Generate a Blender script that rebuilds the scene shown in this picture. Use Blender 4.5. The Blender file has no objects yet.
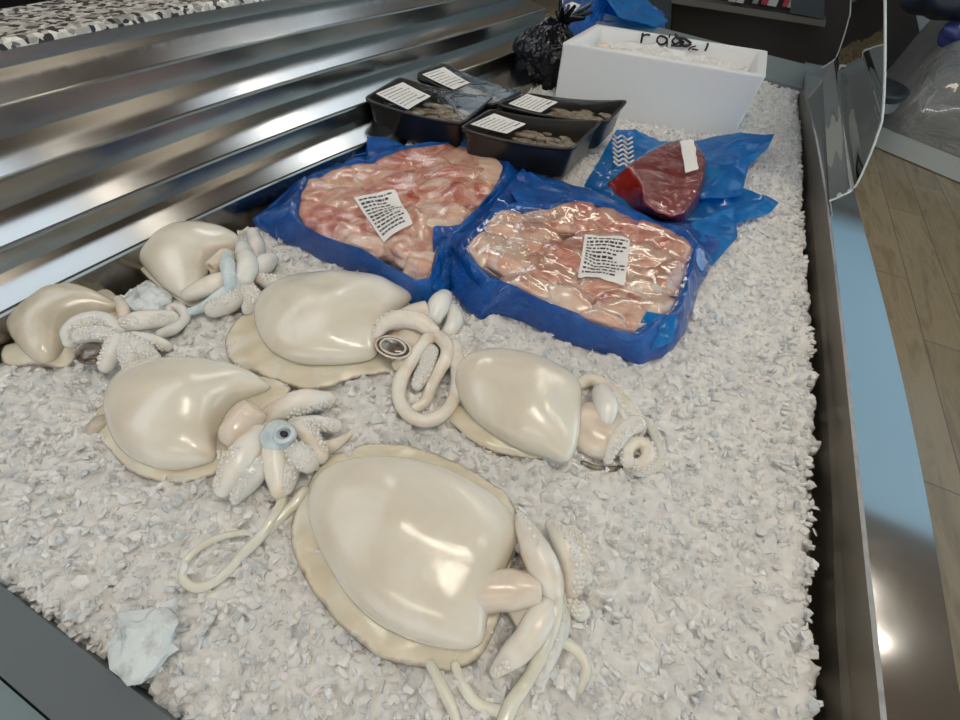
import bpy, math, random
import numpy as np
from mathutils import Vector, noise
from mathutils.bvhtree import BVHTree
rng = np.random.default_rng(7); random.seed(7)
COL = bpy.context.scene.collection
F = 440.0; CAMH = .42
# ------------------------------------------------------------------ camera frame
def nrm(v): return v/np.linalg.norm(v)
_s = math.atan(.115); _d = (480+.115*320)*math.cos(_s); _nd = F*F/_d
ZC = -nrm(np.array([-_nd*math.sin(_s), -_nd*math.cos(_s), -F]))
YC = np.array([320., 480., -F]); YC = nrm(YC-YC.dot(ZC)*ZC); XC = np.cross(YC, ZC)
R = np.array([XC, YC, ZC]); CAM = np.array([0, 0, CAMH])
def at(px, py, z=0.):
    w = R@np.array([px-480, 360-py, -F]); return CAM+w*((z-CAMH)/w[2])
def aty(px, py, y):
    w = R@np.array([px-480, 360-py, -F]); return CAM+w*(y/w[1])
def depth(p): return -(R.T@(np.asarray(p)-CAM))[2]
# ------------------------------------------------------------------ object helpers
def tag(o, label=None, cat=None, group=None, kind=None):
    if label: o['label'] = label
    if cat: o['category'] = cat
    if group: o['group'] = group
    if kind: o['kind'] = kind
    return o
def thing(name, loc, label, cat, group=None):
    o = bpy.data.objects.new(name, None); COL.objects.link(o); o.location = loc; o.empty_display_size = .02
    return tag(o, label, cat, group)
class MB:
    rec = True
    def __init__(s): s.v = []; s.f = []; s.mi = []; s.a = []
    def add(s, v, f, mi=0, a=None):
        b = len(s.v); s.v += [tuple(map(float, p)) for p in v]; s.f += [tuple(i+b for i in q) for q in f]; s.mi += [mi]*len(f)
        s.a += list(a) if a is not None else [0.]*len(v)
    def build(s, name, mat, parent=None, smooth=True, sub=0):
        me = bpy.data.meshes.new(name); off = np.zeros(3)
        root = parent
        while root is not None: off = off+np.array(root.location); root = root.parent
        V = np.array(s.v)
        if parent is None: off = np.array([V[:, 0].mean(), V[:, 1].mean(), V[:, 2].min()])
        me.from_pydata((V-off).tolist(), [], s.f)
        at_ = me.attributes.new('s', 'FLOAT', 'POINT'); at_.data.foreach_set('value', np.array(s.a, dtype=np.float32))
        for m in (mat if isinstance(mat, (list, tuple)) else [mat]): me.materials.append(m)
        me.polygons.foreach_set('material_index', s.mi)
        me.polygons.foreach_set('use_smooth', smooth if isinstance(smooth, list) else [smooth]*len(s.f)); me.update()
        if s.rec:
            import bmesh
            bq = bmesh.new(); bq.from_mesh(me); bmesh.ops.recalc_face_normals(bq, faces=bq.faces); bq.to_mesh(me); bq.free()
        o = bpy.data.objects.new(name, me); COL.objects.link(o)
        if parent is None: o.location = off
        else: o.parent = parent
        if sub:
            m = o.modifiers.new('sub', 'SUBSURF'); m.levels = sub; m.render_levels = sub
        return o
    def box(s, lo, hi, mi=0):
        (a, b, c), (d, e, f) = lo, hi
        s.add([(a,b,c),(d,b,c),(d,e,c),(a,e,c),(a,b,f),(d,b,f),(d,e,f),(a,e,f)],
              [(3,2,1,0),(4,5,6,7),(0,1,5,4),(1,2,6,5),(2,3,7,6),(3,0,4,7)], mi)
    def grid(s, P, closed_u=False, mi=0, a=None, flip=False):
        P = np.asarray(P); n, m = P.shape[:2]; f = []
        for i in range(n-1):
            for j in range(m if closed_u else m-1):
                k = (j+1) % m; q = (i*m+j, i*m+k, (i+1)*m+k, (i+1)*m+j)
                f.append(q[::-1] if flip else q)
        s.add(P.reshape(-1, 3), f, mi, None if a is None else np.asarray(a).ravel())
def catmull(P, n, closed=False):
    P = np.asarray(P, float); N = len(P)
    if closed: Q = np.vstack([P[-1], P, P[0], P[1]])
    else: Q = np.vstack([2*P[0]-P[1], P, 2*P[-1]-P[-2]])
    segs = N if closed else N-1
    out = []
    for i in range(segs):
        p0, p1, p2, p3 = Q[i:i+4]
        for t in np.linspace(0, 1, n, endpoint=False):
            out.append(.5*((2*p1)+(-p0+p2)*t+(2*p0-5*p1+4*p2-p3)*t*t+(-p0+3*p1-3*p2+p3)*t**3))
    if not closed: out.append(P[-1])
    return np.array(out)
def radial(P, N=128, c=None):
    """closed 2D polygon -> N radii around c"""
    P = np.asarray(P)[:, :2]
    if c is None:
        x, y = P[:, 0], P[:, 1]; x2, y2 = np.roll(x, -1), np.roll(y, -1); cr = x*y2-x2*y; A = cr.sum()/2
        c = np.array([((x+x2)*cr).sum(), ((y+y2)*cr).sum()])/(6*A)
    th = np.arange(N)*2*math.pi/N; r = np.zeros(N)
    Q = np.roll(P, -1, 0)
    for k, t in enumerate(th):
        d = np.array([math.cos(t), math.sin(t)]); e = Q-P; w = P-c
        den = d[0]*e[:, 1]-d[1]*e[:, 0]; den = np.where(abs(den) < 1e-12, 1e-12, den)
        tt = (w[:, 0]*e[:, 1]-w[:, 1]*e[:, 0])/den; u = (w[:, 0]*d[1]-w[:, 1]*d[0])/den
        ok = (u >= -1e-6) & (u <= 1+1e-6) & (tt > 0); r[k] = tt[ok].max() if ok.any() else .01
    return c, th, r
def nz(p, sc, seed=0): return noise.noise(Vector((p[0]*sc+seed*7.3, p[1]*sc-seed*3.1, p[2]*sc+seed)))
ICO = {}
def ico(n):
    if n not in ICO:
        import bmesh
        b = bmesh.new(); bmesh.ops.create_icosphere(b, subdivisions=n, radius=1)
        ICO[n] = (np.array([v.co[:] for v in b.verts]), [tuple(v.index for v in f.verts) for f in b.faces]); b.free()
    return ICO[n]
# ------------------------------------------------------------------ materials
def mat(name, base=(.8,.8,.8), rough=.5, metal=0., **k):
    m = bpy.data.materials.new(name); m.use_nodes = True; b = m.node_tree.nodes['Principled BSDF']
    b.inputs['Base Color'].default_value = (*base, 1); b.inputs['Roughness'].default_value = rough; b.inputs['Metallic'].default_value = metal
    for kk, v in k.items(): b.inputs[kk.replace('_', ' ')].default_value = v
    return m
def N(m, t, **k):
    n = m.node_tree.nodes.new(t)
    for a, v in k.items():
        if a in n.inputs: n.inputs[a].default_value = v
        else: setattr(n, a, v)
    return n
def lk(m, a, b): m.node_tree.links.new(a, b)
def ramp(m, fac, stops):
    r = N(m, 'ShaderNodeValToRGB'); e = r.color_ramp.elements
    while len(e) < len(stops): e.new(.5)
    for q, (p, c) in zip(e, stops): q.position = p; q.color = (*c, 1)
    lk(m, fac, r.inputs['Fac']); return r.outputs['Color']
def bsdf(m): return m.node_tree.nodes['Principled BSDF']
def noisetex(m, scale, detail=4, rough=.5, vec=None, dist=0., stretch=None):
    tc = N(m, 'ShaderNodeTexCoord'); o = tc.outputs['Object']
    if stretch:
        mp = N(m, 'ShaderNodeMapping'); mp.inputs['Scale'].default_value = stretch; lk(m, o, mp.inputs['Vector']); o = mp.outputs['Vector']
    n = N(m, 'ShaderNodeTexNoise'); n.inputs['Scale'].default_value = scale; n.inputs['Detail'].default_value = detail
    n.inputs['Roughness'].default_value = rough; n.inputs['Distortion'].default_value = dist; lk(m, o, n.inputs['Vector']); return n.outputs['Fac']
def bump(m, fac, strength=.3, dist=.002):
    b = N(m, 'ShaderNodeBump'); b.inputs['Strength'].default_value = strength; b.inputs['Distance'].default_value = dist
    lk(m, fac, b.inputs['Height']); lk(m, b.outputs['Normal'], bsdf(m).inputs['Normal']); return b
def flesh(name, stops, rough=.16, sc=14, edge=None, bmp=.12, coat=.6):
    m = mat(name, rough=rough, Subsurface_Weight=.35, Subsurface_Scale=.012, Coat_Weight=coat, Coat_Roughness=.04)
    bsdf(m).inputs['Subsurface Radius'].default_value = (1, .7, .45)
    c = ramp(m, noisetex(m, sc, 3, .55, dist=.6), stops)
    if edge:
        a = N(m, 'ShaderNodeAttribute', attribute_name='s')
        mx = N(m, 'ShaderNodeMix', data_type='RGBA'); lk(m, c, mx.inputs[6]); mx.inputs[7].default_value = (*edge, 1)
        n2 = noisetex(m, 60, 4, .6); ad = N(m, 'ShaderNodeMath', operation='MULTIPLY_ADD'); lk(m, n2, ad.inputs[0]); ad.inputs[1].default_value = .10; lk(m, a.outputs['Fac'], ad.inputs[2])
        mr = N(m, 'ShaderNodeMapRange'); mr.inputs['From Min'].default_value = 1.015; mr.inputs['From Max'].default_value = 1.06; lk(m, ad.outputs[0], mr.inputs['Value'])
        lk(m, mr.outputs[0], mx.inputs[0]); c = mx.outputs[2]
    lk(m, c, bsdf(m).inputs['Base Color']); bump(m, noisetex(m, 55, 3), bmp, .003)
    cb = N(m, 'ShaderNodeBump'); cb.inputs['Strength'].default_value = .35; cb.inputs['Distance'].default_value = .002; lk(m, noisetex(m, 120, 4, .65), cb.inputs['Height']); lk(m, cb.outputs['Normal'], bsdf(m).inputs['Coat Normal'])
    return m
M = {}
M['mantle'] = flesh('cuttlefish_mantle', [(.3, (.72,.66,.54)), (.55, (.81,.77,.67)), (.75, (.86,.84,.77))], .17, 11)
M['mantle_grey'] = flesh('cuttlefish_mantle_grey', [(.3, (.50,.46,.37)), (.55, (.66,.60,.48)), (.75, (.76,.71,.60))], .2, 20)
M['fin'] = flesh('cuttlefish_fin', [(.3, (.68,.61,.45)), (.6, (.78,.73,.60)), (.8, (.70,.65,.52))], .26, 22, edge=(.16,.11,.11), coat=.3)
M['arm'] = flesh('cuttlefish_arm', [(.3, (.74,.64,.53)), (.5, (.84,.79,.70)), (.7, (.88,.85,.79))], .24, 30)
M['arm_white'] = flesh('cuttlefish_arm_white', [(.3, (.76,.74,.69)), (.6, (.84,.83,.79))], .24, 30)
M['head'] = flesh('cuttlefish_head', [(.3, (.66,.55,.44)), (.6, (.80,.72,.62))], .2, 30)
M['tentacle'] = flesh('cuttlefish_tentacle', [(.3, (.70,.68,.56)), (.6, (.80,.79,.70))], .14, 30)
M['bluish'] = flesh('cuttlefish_bluish', [(.3, (.50,.62,.68)), (.6, (.70,.78,.80))], .14, 60)
M['pink'] = flesh('cuttlefish_funnel', [(.3, (.74,.62,.50)), (.6, (.82,.74,.64))], .2, 30)
M['eye_dark'] = flesh('cuttlefish_eye_dark', [(.35, (.05,.04,.035)), (.55, (.17,.13,.10)), (.7, (.34,.31,.28))], .08, 90, coat=1)
M['sucker'] = mat('suckers', (.87,.84,.78), .25, Coat_Weight=.4)
M['pupil'] = mat('pupil', (.01,.015,.03), .05)
# meat
def meat(name, stops, sc=28, st=(1, 1, 1)):
    m = mat(name, rough=.2, Subsurface_Weight=.3, Subsurface_Scale=.008, Coat_Weight=.6, Coat_Roughness=.05)
    lk(m, ramp(m, noisetex(m, sc, 5, .6, dist=1.2, stretch=st), stops), bsdf(m).inputs['Base Color']); bump(m, noisetex(m, 60, 4, stretch=st), .35, .004); return m
M['meat1'] = meat('meat_pink', [(.32, (.42,.09,.07)), (.45, (.58,.24,.19)), (.58, (.68,.40,.31)), (.75, (.78,.60,.50))])
M['meat2'] = meat('meat_peach', [(.3, (.46,.16,.11)), (.45, (.64,.36,.27)), (.65, (.76,.56,.45))], 22, (1, .5, 1))
M['meat3'] = meat('meat_pale', [(.3, (.60,.30,.22)), (.5, (.76,.54,.43)), (.7, (.84,.71,.60))], 26, (.6, 1, 1))
M['tuna'] = meat('tuna', [(.3, (.20,.02,.028)), (.55, (.30,.045,.055)), (.75, (.44,.12,.12))], 16, (1, .4, 1))
M['tuna_cut'] = meat('tuna_cut', [(.3, (.42,.02,.014)), (.6, (.52,.04,.025))], 10)
# plastics
def film(name, col=(1, 1, 1), gl=.08, rough=.07, k1=.24, bsc=45, bs=.22):
    m = bpy.data.materials.new(name); m.use_nodes = True; nt = m.node_tree; nt.nodes.remove(bsdf(m)); out = nt.nodes['Material Output']
    tr = N(m, 'ShaderNodeBsdfTransparent'); tr.inputs[0].default_value = (*col, 1)
    g = N(m, 'ShaderNodeBsdfGlossy'); g.inputs['Roughness'].default_value = rough
    fr = N(m, 'ShaderNodeLayerWeight'); fr.inputs['Blend'].default_value = .25
    ma = N(m, 'ShaderNodeMath', operation='MULTIPLY_ADD', use_clamp=True); lk(m, fr.outputs['Fresnel'], ma.inputs[0]); ma.inputs[1].default_value = k1; ma.inputs[2].default_value = gl*.3
    mx = N(m, 'ShaderNodeMixShader'); lk(m, ma.outputs[0], mx.inputs[0]); lk(m, tr.outputs[0], mx.inputs[1]); lk(m, g.outputs[0], mx.inputs[2])
    b = N(m, 'ShaderNodeBump'); b.inputs['Strength'].default_value = bs; b.inputs['Distance'].default_value = .004
    lk(m, noisetex(m, bsc, 3, .6, dist=1.5), b.inputs['Height']); lk(m, b.outputs['Normal'], g.inputs['Normal']); lk(m, b.outputs['Normal'], fr.inputs['Normal'])
    lk(m, mx.outputs[0], out.inputs['Surface']); return m
M['film'] = film('clear_film'); M['film_tuna'] = film('clear_film_wrinkled', gl=.45, k1=.5, bsc=30, bs=1.)
M['lid_film'] = film('tray_lid_film', (.82,.82,.80), .2, .1, k1=.5, bsc=25)
def glassmat(name, col):
    m = bpy.data.materials.new(name); m.use_nodes = True; nt = m.node_tree; nt.nodes.remove(bsdf(m)); out = nt.nodes['Material Output']
    tr = N(m, 'ShaderNodeBsdfTransparent'); tr.inputs[0].default_value = (*col, 1)
    g = N(m, 'ShaderNodeBsdfGlossy'); g.inputs['Roughness'].default_value = .01
    fr = N(m, 'ShaderNodeFresnel'); fr.inputs['IOR'].default_value = 1.45
    mx = N(m, 'ShaderNodeMixShader'); lk(m, fr.outputs[0], mx.inputs[0]); lk(m, tr.outputs[0], mx.inputs[1]); lk(m, g.outputs[0], mx.inputs[2]); lk(m, mx.outputs[0], out.inputs['Surface']); return m
M['glass'] = glassmat('front_glass', (.93,.96,.95)); M['glass_edge'] = mat('glass_edge', (.75,.82,.78), .2)
def blueplastic(name, c1, c2, tr=.35, al=.0):
    m = mat(name, c1, .16, Coat_Weight=.8, Coat_Roughness=.05); b = bsdf(m)
    lk(m, ramp(m, noisetex(m, 9, 3, .6, dist=1), [(.35, c1), (.65, c2)]), b.inputs['Base Color'])
    bump(m, noisetex(m, 30, 4, .6, dist=3), .9, .012)
    nt = m.node_tree; out = nt.nodes['Material Output']; t = N(m, 'ShaderNodeBsdfTranslucent'); t.inputs[0].default_value = (*c2, 1)
    mx = N(m, 'ShaderNodeMixShader'); mx.inputs[0].default_value = tr; lk(m, b.outputs[0], mx.inputs[1]); lk(m, t.outputs[0], mx.inputs[2])
    if al:
        tp = N(m, 'ShaderNodeBsdfTransparent'); tp.inputs[0].default_value = (*[min(1, x*1.3+.05) for x in c2], 1)
        m2 = N(m, 'ShaderNodeMixShader'); m2.inputs[0].default_value = al; lk(m, mx.outputs[0], m2.inputs[1]); lk(m, tp.outputs[0], m2.inputs[2]); mx = m2
    lk(m, mx.outputs[0], out.inputs['Surface']); return m
M['blue'] = blueplastic('blue_plastic', (.002,.075,.40), (.003,.18,.68), .25)
M['blue_light'] = blueplastic('blue_plastic_light', (.002,.25,.70), (.008,.45,.92), .4, .3)
M['black_plastic'] = mat('black_tray_plastic', (.009,.009,.010), .3, Coat_Weight=.2)
M['black_bag'] = mat('black_bag_plastic', (.003,.004,.008), .14, Coat_Weight=.0, Specular_IOR_Level=.35); bump(M['black_bag'], noisetex(M['black_bag'], 22, 3, .5, dist=2), .6, .01)
M['foam'] = mat('white_foam', (.80,.82,.84), .6, Subsurface_Weight=.1); bump(M['foam'], noisetex(M['foam'], 220, 2), .15, .001)
M['paper'] = mat('label_paper', (.86,.85,.84), .5); M['ink'] = mat('label_ink', (.03,.03,.035), .5); M['marker'] = mat('marker_ink', (.008,.008,.01), .4)
M['food'] = meat('tray_food', [(.3, (.22,.14,.10)), (.5, (.50,.41,.32)), (.7, (.74,.67,.56))], 60)
M['void'] = mat('dark_sauce', (.016,.014,.012), .2)
# ice
def icemat(name, tr=.3, c1=(.76,.77,.77), c2=(.88,.88,.86), ss=.3):
    m = mat(name, rough=.16, Subsurface_Weight=ss, Subsurface_Scale=.006, IOR=1.31); b = bsdf(m); b.inputs['Subsurface Radius'].default_value = (.8, .9, 1)
    lk(m, ramp(m, noisetex(m, 26, 5, .65, dist=.5), [(.35, c1), (.62, c2)]), b.inputs['Base Color'])
    lk(m, ramp(m, noisetex(m, 60, 3, .6), [(.45, (0, 0, 0)), (.75, (tr, tr, tr))]), b.inputs['Transmission Weight'])
    bump(m, noisetex(m, 110, 3, .6), .35, .003); return m
M['ice'] = icemat('crushed_ice', .12); M['ice_chip'] = icemat('ice_chips', .0, (.80,.81,.81), (.90,.90,.89), .3); M['ice_clear'] = icemat('ice_chips_clear', .25, (.66,.70,.73), (.78,.80,.81), .2)
# metals
def steel(name, col, rough, aniso=0., st=(120, .6, 120), var=.012):
    m = mat(name, col, rough, 1.); b = bsdf(m)
    lk(m, ramp(m, noisetex(m, 3, 4, .6, stretch=st), [(.3, (rough-var,)*3), (.7, (rough+var,)*3)]), b.inputs['Roughness']); return m
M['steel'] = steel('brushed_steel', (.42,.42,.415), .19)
M['steel_riser'] = steel('brushed_steel_riser', (.26,.245,.22), .22)  # same steel as the treads, the risers' dark reflection put into its colour
M['steel_trim'] = steel('polished_trim', (.60,.61,.62), .11, st=(1, 3, 1), var=.03)
M['steel_dull'] = steel('dull_steel', (.24,.22,.19), .4)
M['grey_plastic'] = mat('grey_ledge', (.11,.13,.14), .45)
M['green_glass'] = mat('green_glass_panel', (.07,.11,.10), .12, Coat_Weight=.5)
M['granite'] = mat('granite', rough=.22)
def _gr(m):
    tc = N(m, 'ShaderNodeTexCoord'); v = N(m, 'ShaderNodeTexVoronoi'); v.inputs['Scale'].default_value = 130; v.inputs['Randomness'].default_value = 1
    n = N(m, 'ShaderNodeTexNoise'); n.inputs['Scale'].default_value = 70; n.inputs['Detail'].default_value = 2; lk(m, tc.outputs['Object'], n.inputs['Vector'])
    lk(m, tc.outputs['Object'], v.inputs['Vector'])
    sp = N(m, 'ShaderNodeSeparateColor'); lk(m, v.outputs['Color'], sp.inputs[0])
    lk(m, ramp(m, sp.outputs[0], [(.0, (.02,.02,.02)), (.22, (.03,.03,.03)), (.3, (.28,.27,.26)), (.55, (.50,.47,.42)), (.8, (.66,.64,.58)), (1, (.8,.78,.72))]), bsdf(m).inputs['Base Color'])
_gr(M['granite'])
M['dark'] = mat('dark_panel', (.010,.010,.011), .35)
def emis(name, col, st):
    m = bpy.data.materials.new(name); m.use_nodes = True; b = bsdf(m); b.inputs['Base Color'].default_value = (.8,.8,.8,1)
    b.inputs['Emission Color'].default_value = (*col, 1); b.inputs['Emission Strength'].default_value = st; return m
# ================================================================== ICE BED
def pxline(L, z):
    P = np.array([at(x, y, z) for x, y in L]); return P[np.argsort(P[:, 1])]
ICER = pxline([(800,85),(803,130),(806,200),(813,300),(821,400),(824,500),(821,600),(828,720)], 0)
def xr(y): return float(np.interp(y, ICER[:, 1], ICER[:, 0]))
STEPL = dict(L9=[(0,315),(132,245),(200,215),(283,180),(360,144)], L8=[(0,275),(200,185),(283,150),(360,120)],
 L6=[(0,211),(160,149),(200,132),(360,79)], L4=[(0,140),(100,110),(200,78),(360,39),(528,1)],
 L2=[(0,68),(100,46),(200,24),(339,0)], L0=[(0,20),(110,0)])
SL = math.tan(math.radians(12)); ZS = [.040, 0, 0, 0, 0]; ZB = [0, 0, 0, 0]
YG = np.array([-.35, 0, .15, .3, .45, .6, .75, .9, 1.05, 1.2, 1.4, 1.55])
def stepx(l, z):
    p = np.array(STEPL[l], float); q = np.poly1d(np.polyfit(p[:, 0], p[:, 1], 1 if len(p) < 3 else 2))
    P = np.array([at(x, q(x), z) for x in np.arange(-40, 440, 10)]); o = np.argsort(P[:, 1]); P = P[o]
    k = (P[:, 1] > .08) & (P[:, 1] < 1.15); c = np.polyfit(P[k, 1], P[k, 0], 2)
    y0, y1 = .05, 1.1
    X = np.polyval(c, np.clip(YG, y0, y1)); d = np.polyder(c)
    X = X+np.where(YG > y1, (YG-y1)*np.polyval(d, y1)*.6, 0)
    return X
def riser_top(l, X, z):
    p = np.array(STEPN[l], float); q = np.poly1d(np.polyfit(p[:, 0], p[:, 1], 2 if len(p) > 2 else 1)); zs = []
    for px in (0, 100, 200):
        zz = np.linspace(z, z+.2, 400); P = np.array([at(px, q(px), t) for t in zz]); zs.append(zz[np.argmin(abs(P[:, 0]-np.interp(P[:, 1], YG, X)))])
    return float(np.mean(zs))
STEPN = dict(L7=[(0,251),(200,165),(232,150),(360,101),(470,62)], L5=[(0,179),(75,150),(200,109),(360,59),(464,27)], L3=[(0,108),(100,77),(200,54),(360,20),(450,0)], L1=[(0,50),(100,29),(200,10),(250,1)])
XS = [stepx('L9', ZS[0])]
for _i, (_b, _n) in enumerate((('L8', 'L7'), ('L6', 'L5'), ('L4', 'L3'), ('L2', 'L1'))):
    zb = ZS[_i]+.07*SL
    for _ in range(4):
        Xb = stepx(_b, zb); zb = ZS[_i]+float(np.mean((XS[-1]-Xb)[2:9]))*SL
    ZB[_i] = zb; XS.append(Xb); ZS[_i+1] = riser_top(_n, Xb, zb)
X9, X8, X6, X4, X2 = XS; X0 = stepx('L0', ZS[4]); print('STEPS', [round(x, 3) for x in ZS], [round(x, 3) for x in ZB])
def xl(y): return float(np.interp(y, YG, X9))-.005
def worley(P, cell, seed, tilt, hgt):
    """nearest random cell centre -> tilted flake height"""
    g = np.floor(P/cell).astype(int); best = np.full(len(P), 1e9); H = np.zeros(len(P))
    def rnd(ix, iy, k):
        a = np.sin(ix*127.1+iy*311.7+k*74.7+seed*19.3)*43758.5453; return a-np.floor(a)
    for dx in (-1, 0, 1):
        for dy in (-1, 0, 1):
            ix, iy = g[:, 0]+dx, g[:, 1]+dy; cx = (ix+rnd(ix, iy, 1))*cell; cy = (iy+rnd(ix, iy, 2))*cell
            ex, ey = P[:, 0]-cx, P[:, 1]-cy; an = rnd(ix, iy, 3)*6.283; st = 1+rnd(ix, iy, 6)
            u = ex*np.cos(an)+ey*np.sin(an); v = -ex*np.sin(an)+ey*np.cos(an); d = (u/st)**2+(v*st)**2
            h = rnd(ix, iy, 5)*hgt+(u*(rnd(ix, iy, 4)-.5)+v*(rnd(ix, iy, 7)-.5))*2*tilt
            k = d < best; best[k] = d[k]; H[k] = h[k]
    return H
def build_ice():
    ys = []; y = -.085
    while y < 1.93: ys.append(y); y += .0028+.0016*max(0, y)
    ys = np.array(ys); nx = 300; u = np.linspace(0, 1, nx)
    XL = np.array([xl(t) for t in ys]); XR = np.array([xr(t) for t in ys])
    rag = np.array([nz((t, 0, 0), 60, 3)*.012+nz((t, 0, 0), 170, 4)*.006 for t in ys]); ragl = np.array([nz((t, 0, 0), 18, 9)*.02 for t in ys])
    GX = (XL-.0+ragl*0)[:, None]+(XR+rag-XL)[:, None]*u[None]; GY = np.repeat(ys[:, None], nx, 1)+np.zeros_like(GX)
    GY += (ys < -.02)[:, None]*0
    P = np.stack([GX.ravel(), GY.ravel()], 1)
    H = worley(P, .013, 1, .50, .0060)+worley(P, .0065, 2, .38, .0022)+worley(P, .035, 3, .06, .004)-.006
    H = H.reshape(GX.shape)
    big = np.array([[noise.noise(Vector((x*4, yy*4, 0))) for x in np.linspace(-.8, .4, 40)] for yy in np.linspace(-.1, 2, 70)])
    bi = np.clip((GX+.8)/1.2*39, 0, 38.99); bj = np.clip((GY+.1)/2.1*69, 0, 68.99)
    i0, j0 = bi.astype(int), bj.astype(int); fu, fv = bi-i0, bj-j0
    B = big[j0, i0]*(1-fu)*(1-fv)+big[j0, i0+1]*fu*(1-fv)+big[j0+1, i0]*(1-fu)*fv+big[j0+1, i0+1]*fu*fv
    H += B*.006+.030*np.exp(-((GX+.42)/.22)**2-((GY-.88)/.17)**2)+.030*np.exp(-((GX+.48)/.14)**2-((GY-1.28)/.14)**2)
    er = np.clip((XR+rag)[:, None]-GX, 0, 1); H -= .028*np.exp(-er/.006)
    el = np.clip(GX-XL[:, None], 0, 1)
    cov = np.clip((el-np.where(ys > 1.02, -.03, .004)[:, None]-ragl[:, None]*1.2)/.016, 0, 1); H = H*cov-.045*(1-cov)
    en = np.clip(GY+.080-np.array([nz((x, 1, 0), 50, 5)*.008 for x in u*1.])[None]*1, 0, 1); H -= .03*np.exp(-en/.006)
    b = MB(); b.rec = False; b.grid(np.stack([GX, GY, H], 2), flip=False)
    # loose flakes
    V0 = np.array([(x, y_, z) for x in (-1, 1) for y_ in (-1, 1) for z in (-1, 1)], float)
    FC = [(0,1,3,2),(4,6,7,5),(0,4,5,1),(2,3,7,6),(0,2,6,4),(1,5,7,3)]
    VI, FI = ico(1); VI = np.array(VI)
    for i in range(30000):
        t = random.random()**1.45; y_ = -.078+t*1.97; a, c = xl(y_)+.012, xr(y_)-.002; x = a+(c-a)*random.random()
        jj = min(len(ys)-1, int(np.searchsorted(ys, y_))); ii = min(nx-1, max(0, int((x-XL[jj])/(XR[jj]-XL[jj])*(nx-1)))); hz = H[jj, ii]
        if hz < -.02: continue
        s = random.uniform(.0028, .0062)*(1+.3*t)*(1.6 if random.random() < .04 else 1)
        ax = rng.normal(size=3); ax /= np.linalg.norm(ax); an = random.random()*3
        K = np.array([[0, -ax[2], ax[1]], [ax[2], 0, -ax[0]], [-ax[1], ax[0], 0]]); Rm = np.eye(3)+math.sin(an)*K+(1-math.cos(an))*K@K
        q = VI*(1+rng.uniform(-.4, .4, VI.shape))*np.array([s, s*random.uniform(.45, .9), s*random.uniform(.25, .6)])
        b.add(q@Rm.T+np.array([x, y_, hz-s*.12]), FI, 1 if random.random() < .72 else 2)
    o = b.build('crushed_ice', [M['ice'], M['ice_chip'], M['ice_clear']], smooth=[k == 0 for k in b.mi])
    tag(o, 'bed of crushed white ice filling the steel fish counter', 'ice', kind='stuff')
    # lumps
    for (px, py, r, lab) in ((145, 640, 34, 'large pale blue lump of ice near the lower left corner of the counter'), (152, 303, 22, 'glassy round lump of ice between the two small cuttlefish at the back left')):
        c = at(px, py, .006); rw = r*depth(c)/F; V, Fc = ico(3); W = []
        for v in V:
            k = 1+.5*nz(v, 1.6, px)+.18*nz(v, 4, 2); W.append(c+v*rw*k*np.array([1, .8, .42]))
        q = MB(); q.add(W, Fc); q.build('ice_lump', M['lump'], smooth=False); tag(COL.objects[-1], lab, 'ice')
M['lump'] = icemat('ice_lump_mat', .5, (.68,.76,.78), (.80,.85,.86))
build_ice()
# ================================================================== COUNTER
def ribbon(mb, Xa, za, Xb, zb, mi=0, r=0):
    P = np.array([[(xa, y, za) for xa, y in zip(Xa, YG)], [(xb, y, zb) for xb, y in zip(Xb, YG)]]); mb.grid(P, mi=mi)
ds = thing('display_steps', (-.8, .8, 0), 'stepped brushed stainless steel shelving rising along the back of the fish counter', 'display steps')
def nosed(mb, Xf, z, e=.004):
    # rounded nose profile between riser and tread
    pts = [(0, -e), (-e*.3, -e*.3), (-e, 0)]
    for (a, b) in zip(pts[:-1], pts[1:]): ribbon(mb, Xf+a[0], z+a[1], Xf+b[0], z+b[1])
for i, (Xf, Xb, z, zl) in enumerate(((X9, X8, ZS[0], -.06), (X8, X6, ZS[1], ZB[0]), (X6, X4, ZS[2], ZB[1]), (X4, X2, ZS[3], ZB[2]))):
    m = MB(); ribbon(m, Xf-.004, z, Xb, ZB[i]); m.build('tread', M['steel'], ds)
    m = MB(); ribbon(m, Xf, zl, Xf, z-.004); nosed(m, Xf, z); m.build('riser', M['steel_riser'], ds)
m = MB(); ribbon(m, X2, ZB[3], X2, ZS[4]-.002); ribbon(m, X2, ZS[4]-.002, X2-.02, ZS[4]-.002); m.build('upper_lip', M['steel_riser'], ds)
m = MB(); e = .006
prof = [(.0, -.002), (.004, 0.002), (.002, e+.002), (-.004, e+.005)]
Xg = X2+.0
for a, b in zip(prof[:-1], prof[1:]): ribbon(m, Xg+a[0]-.006, ZS[4]+a[1]-.004, Xg+b[0]-.006, ZS[4]+b[1]-.004)
ribbon(m, Xg-.010, ZS[4]+e+.001, X0-.02, ZS[4]+e+.001); ribbon(m, X0-.02, ZS[4]+e+.001, X0-.02, ZS[4]-.03)
tag(m.build('granite_worktop', M['granite']), 'speckled grey and white granite worktop above the steel steps', 'worktop')
m = MB(); m.box((-2.4, -.6, -.85), (-1.26, 2.6, .21)); o = m.build('back_cabinet', M['dark'], smooth=False); tag(o, 'black cabinet standing behind the granite worktop', 'cabinet')
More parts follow.
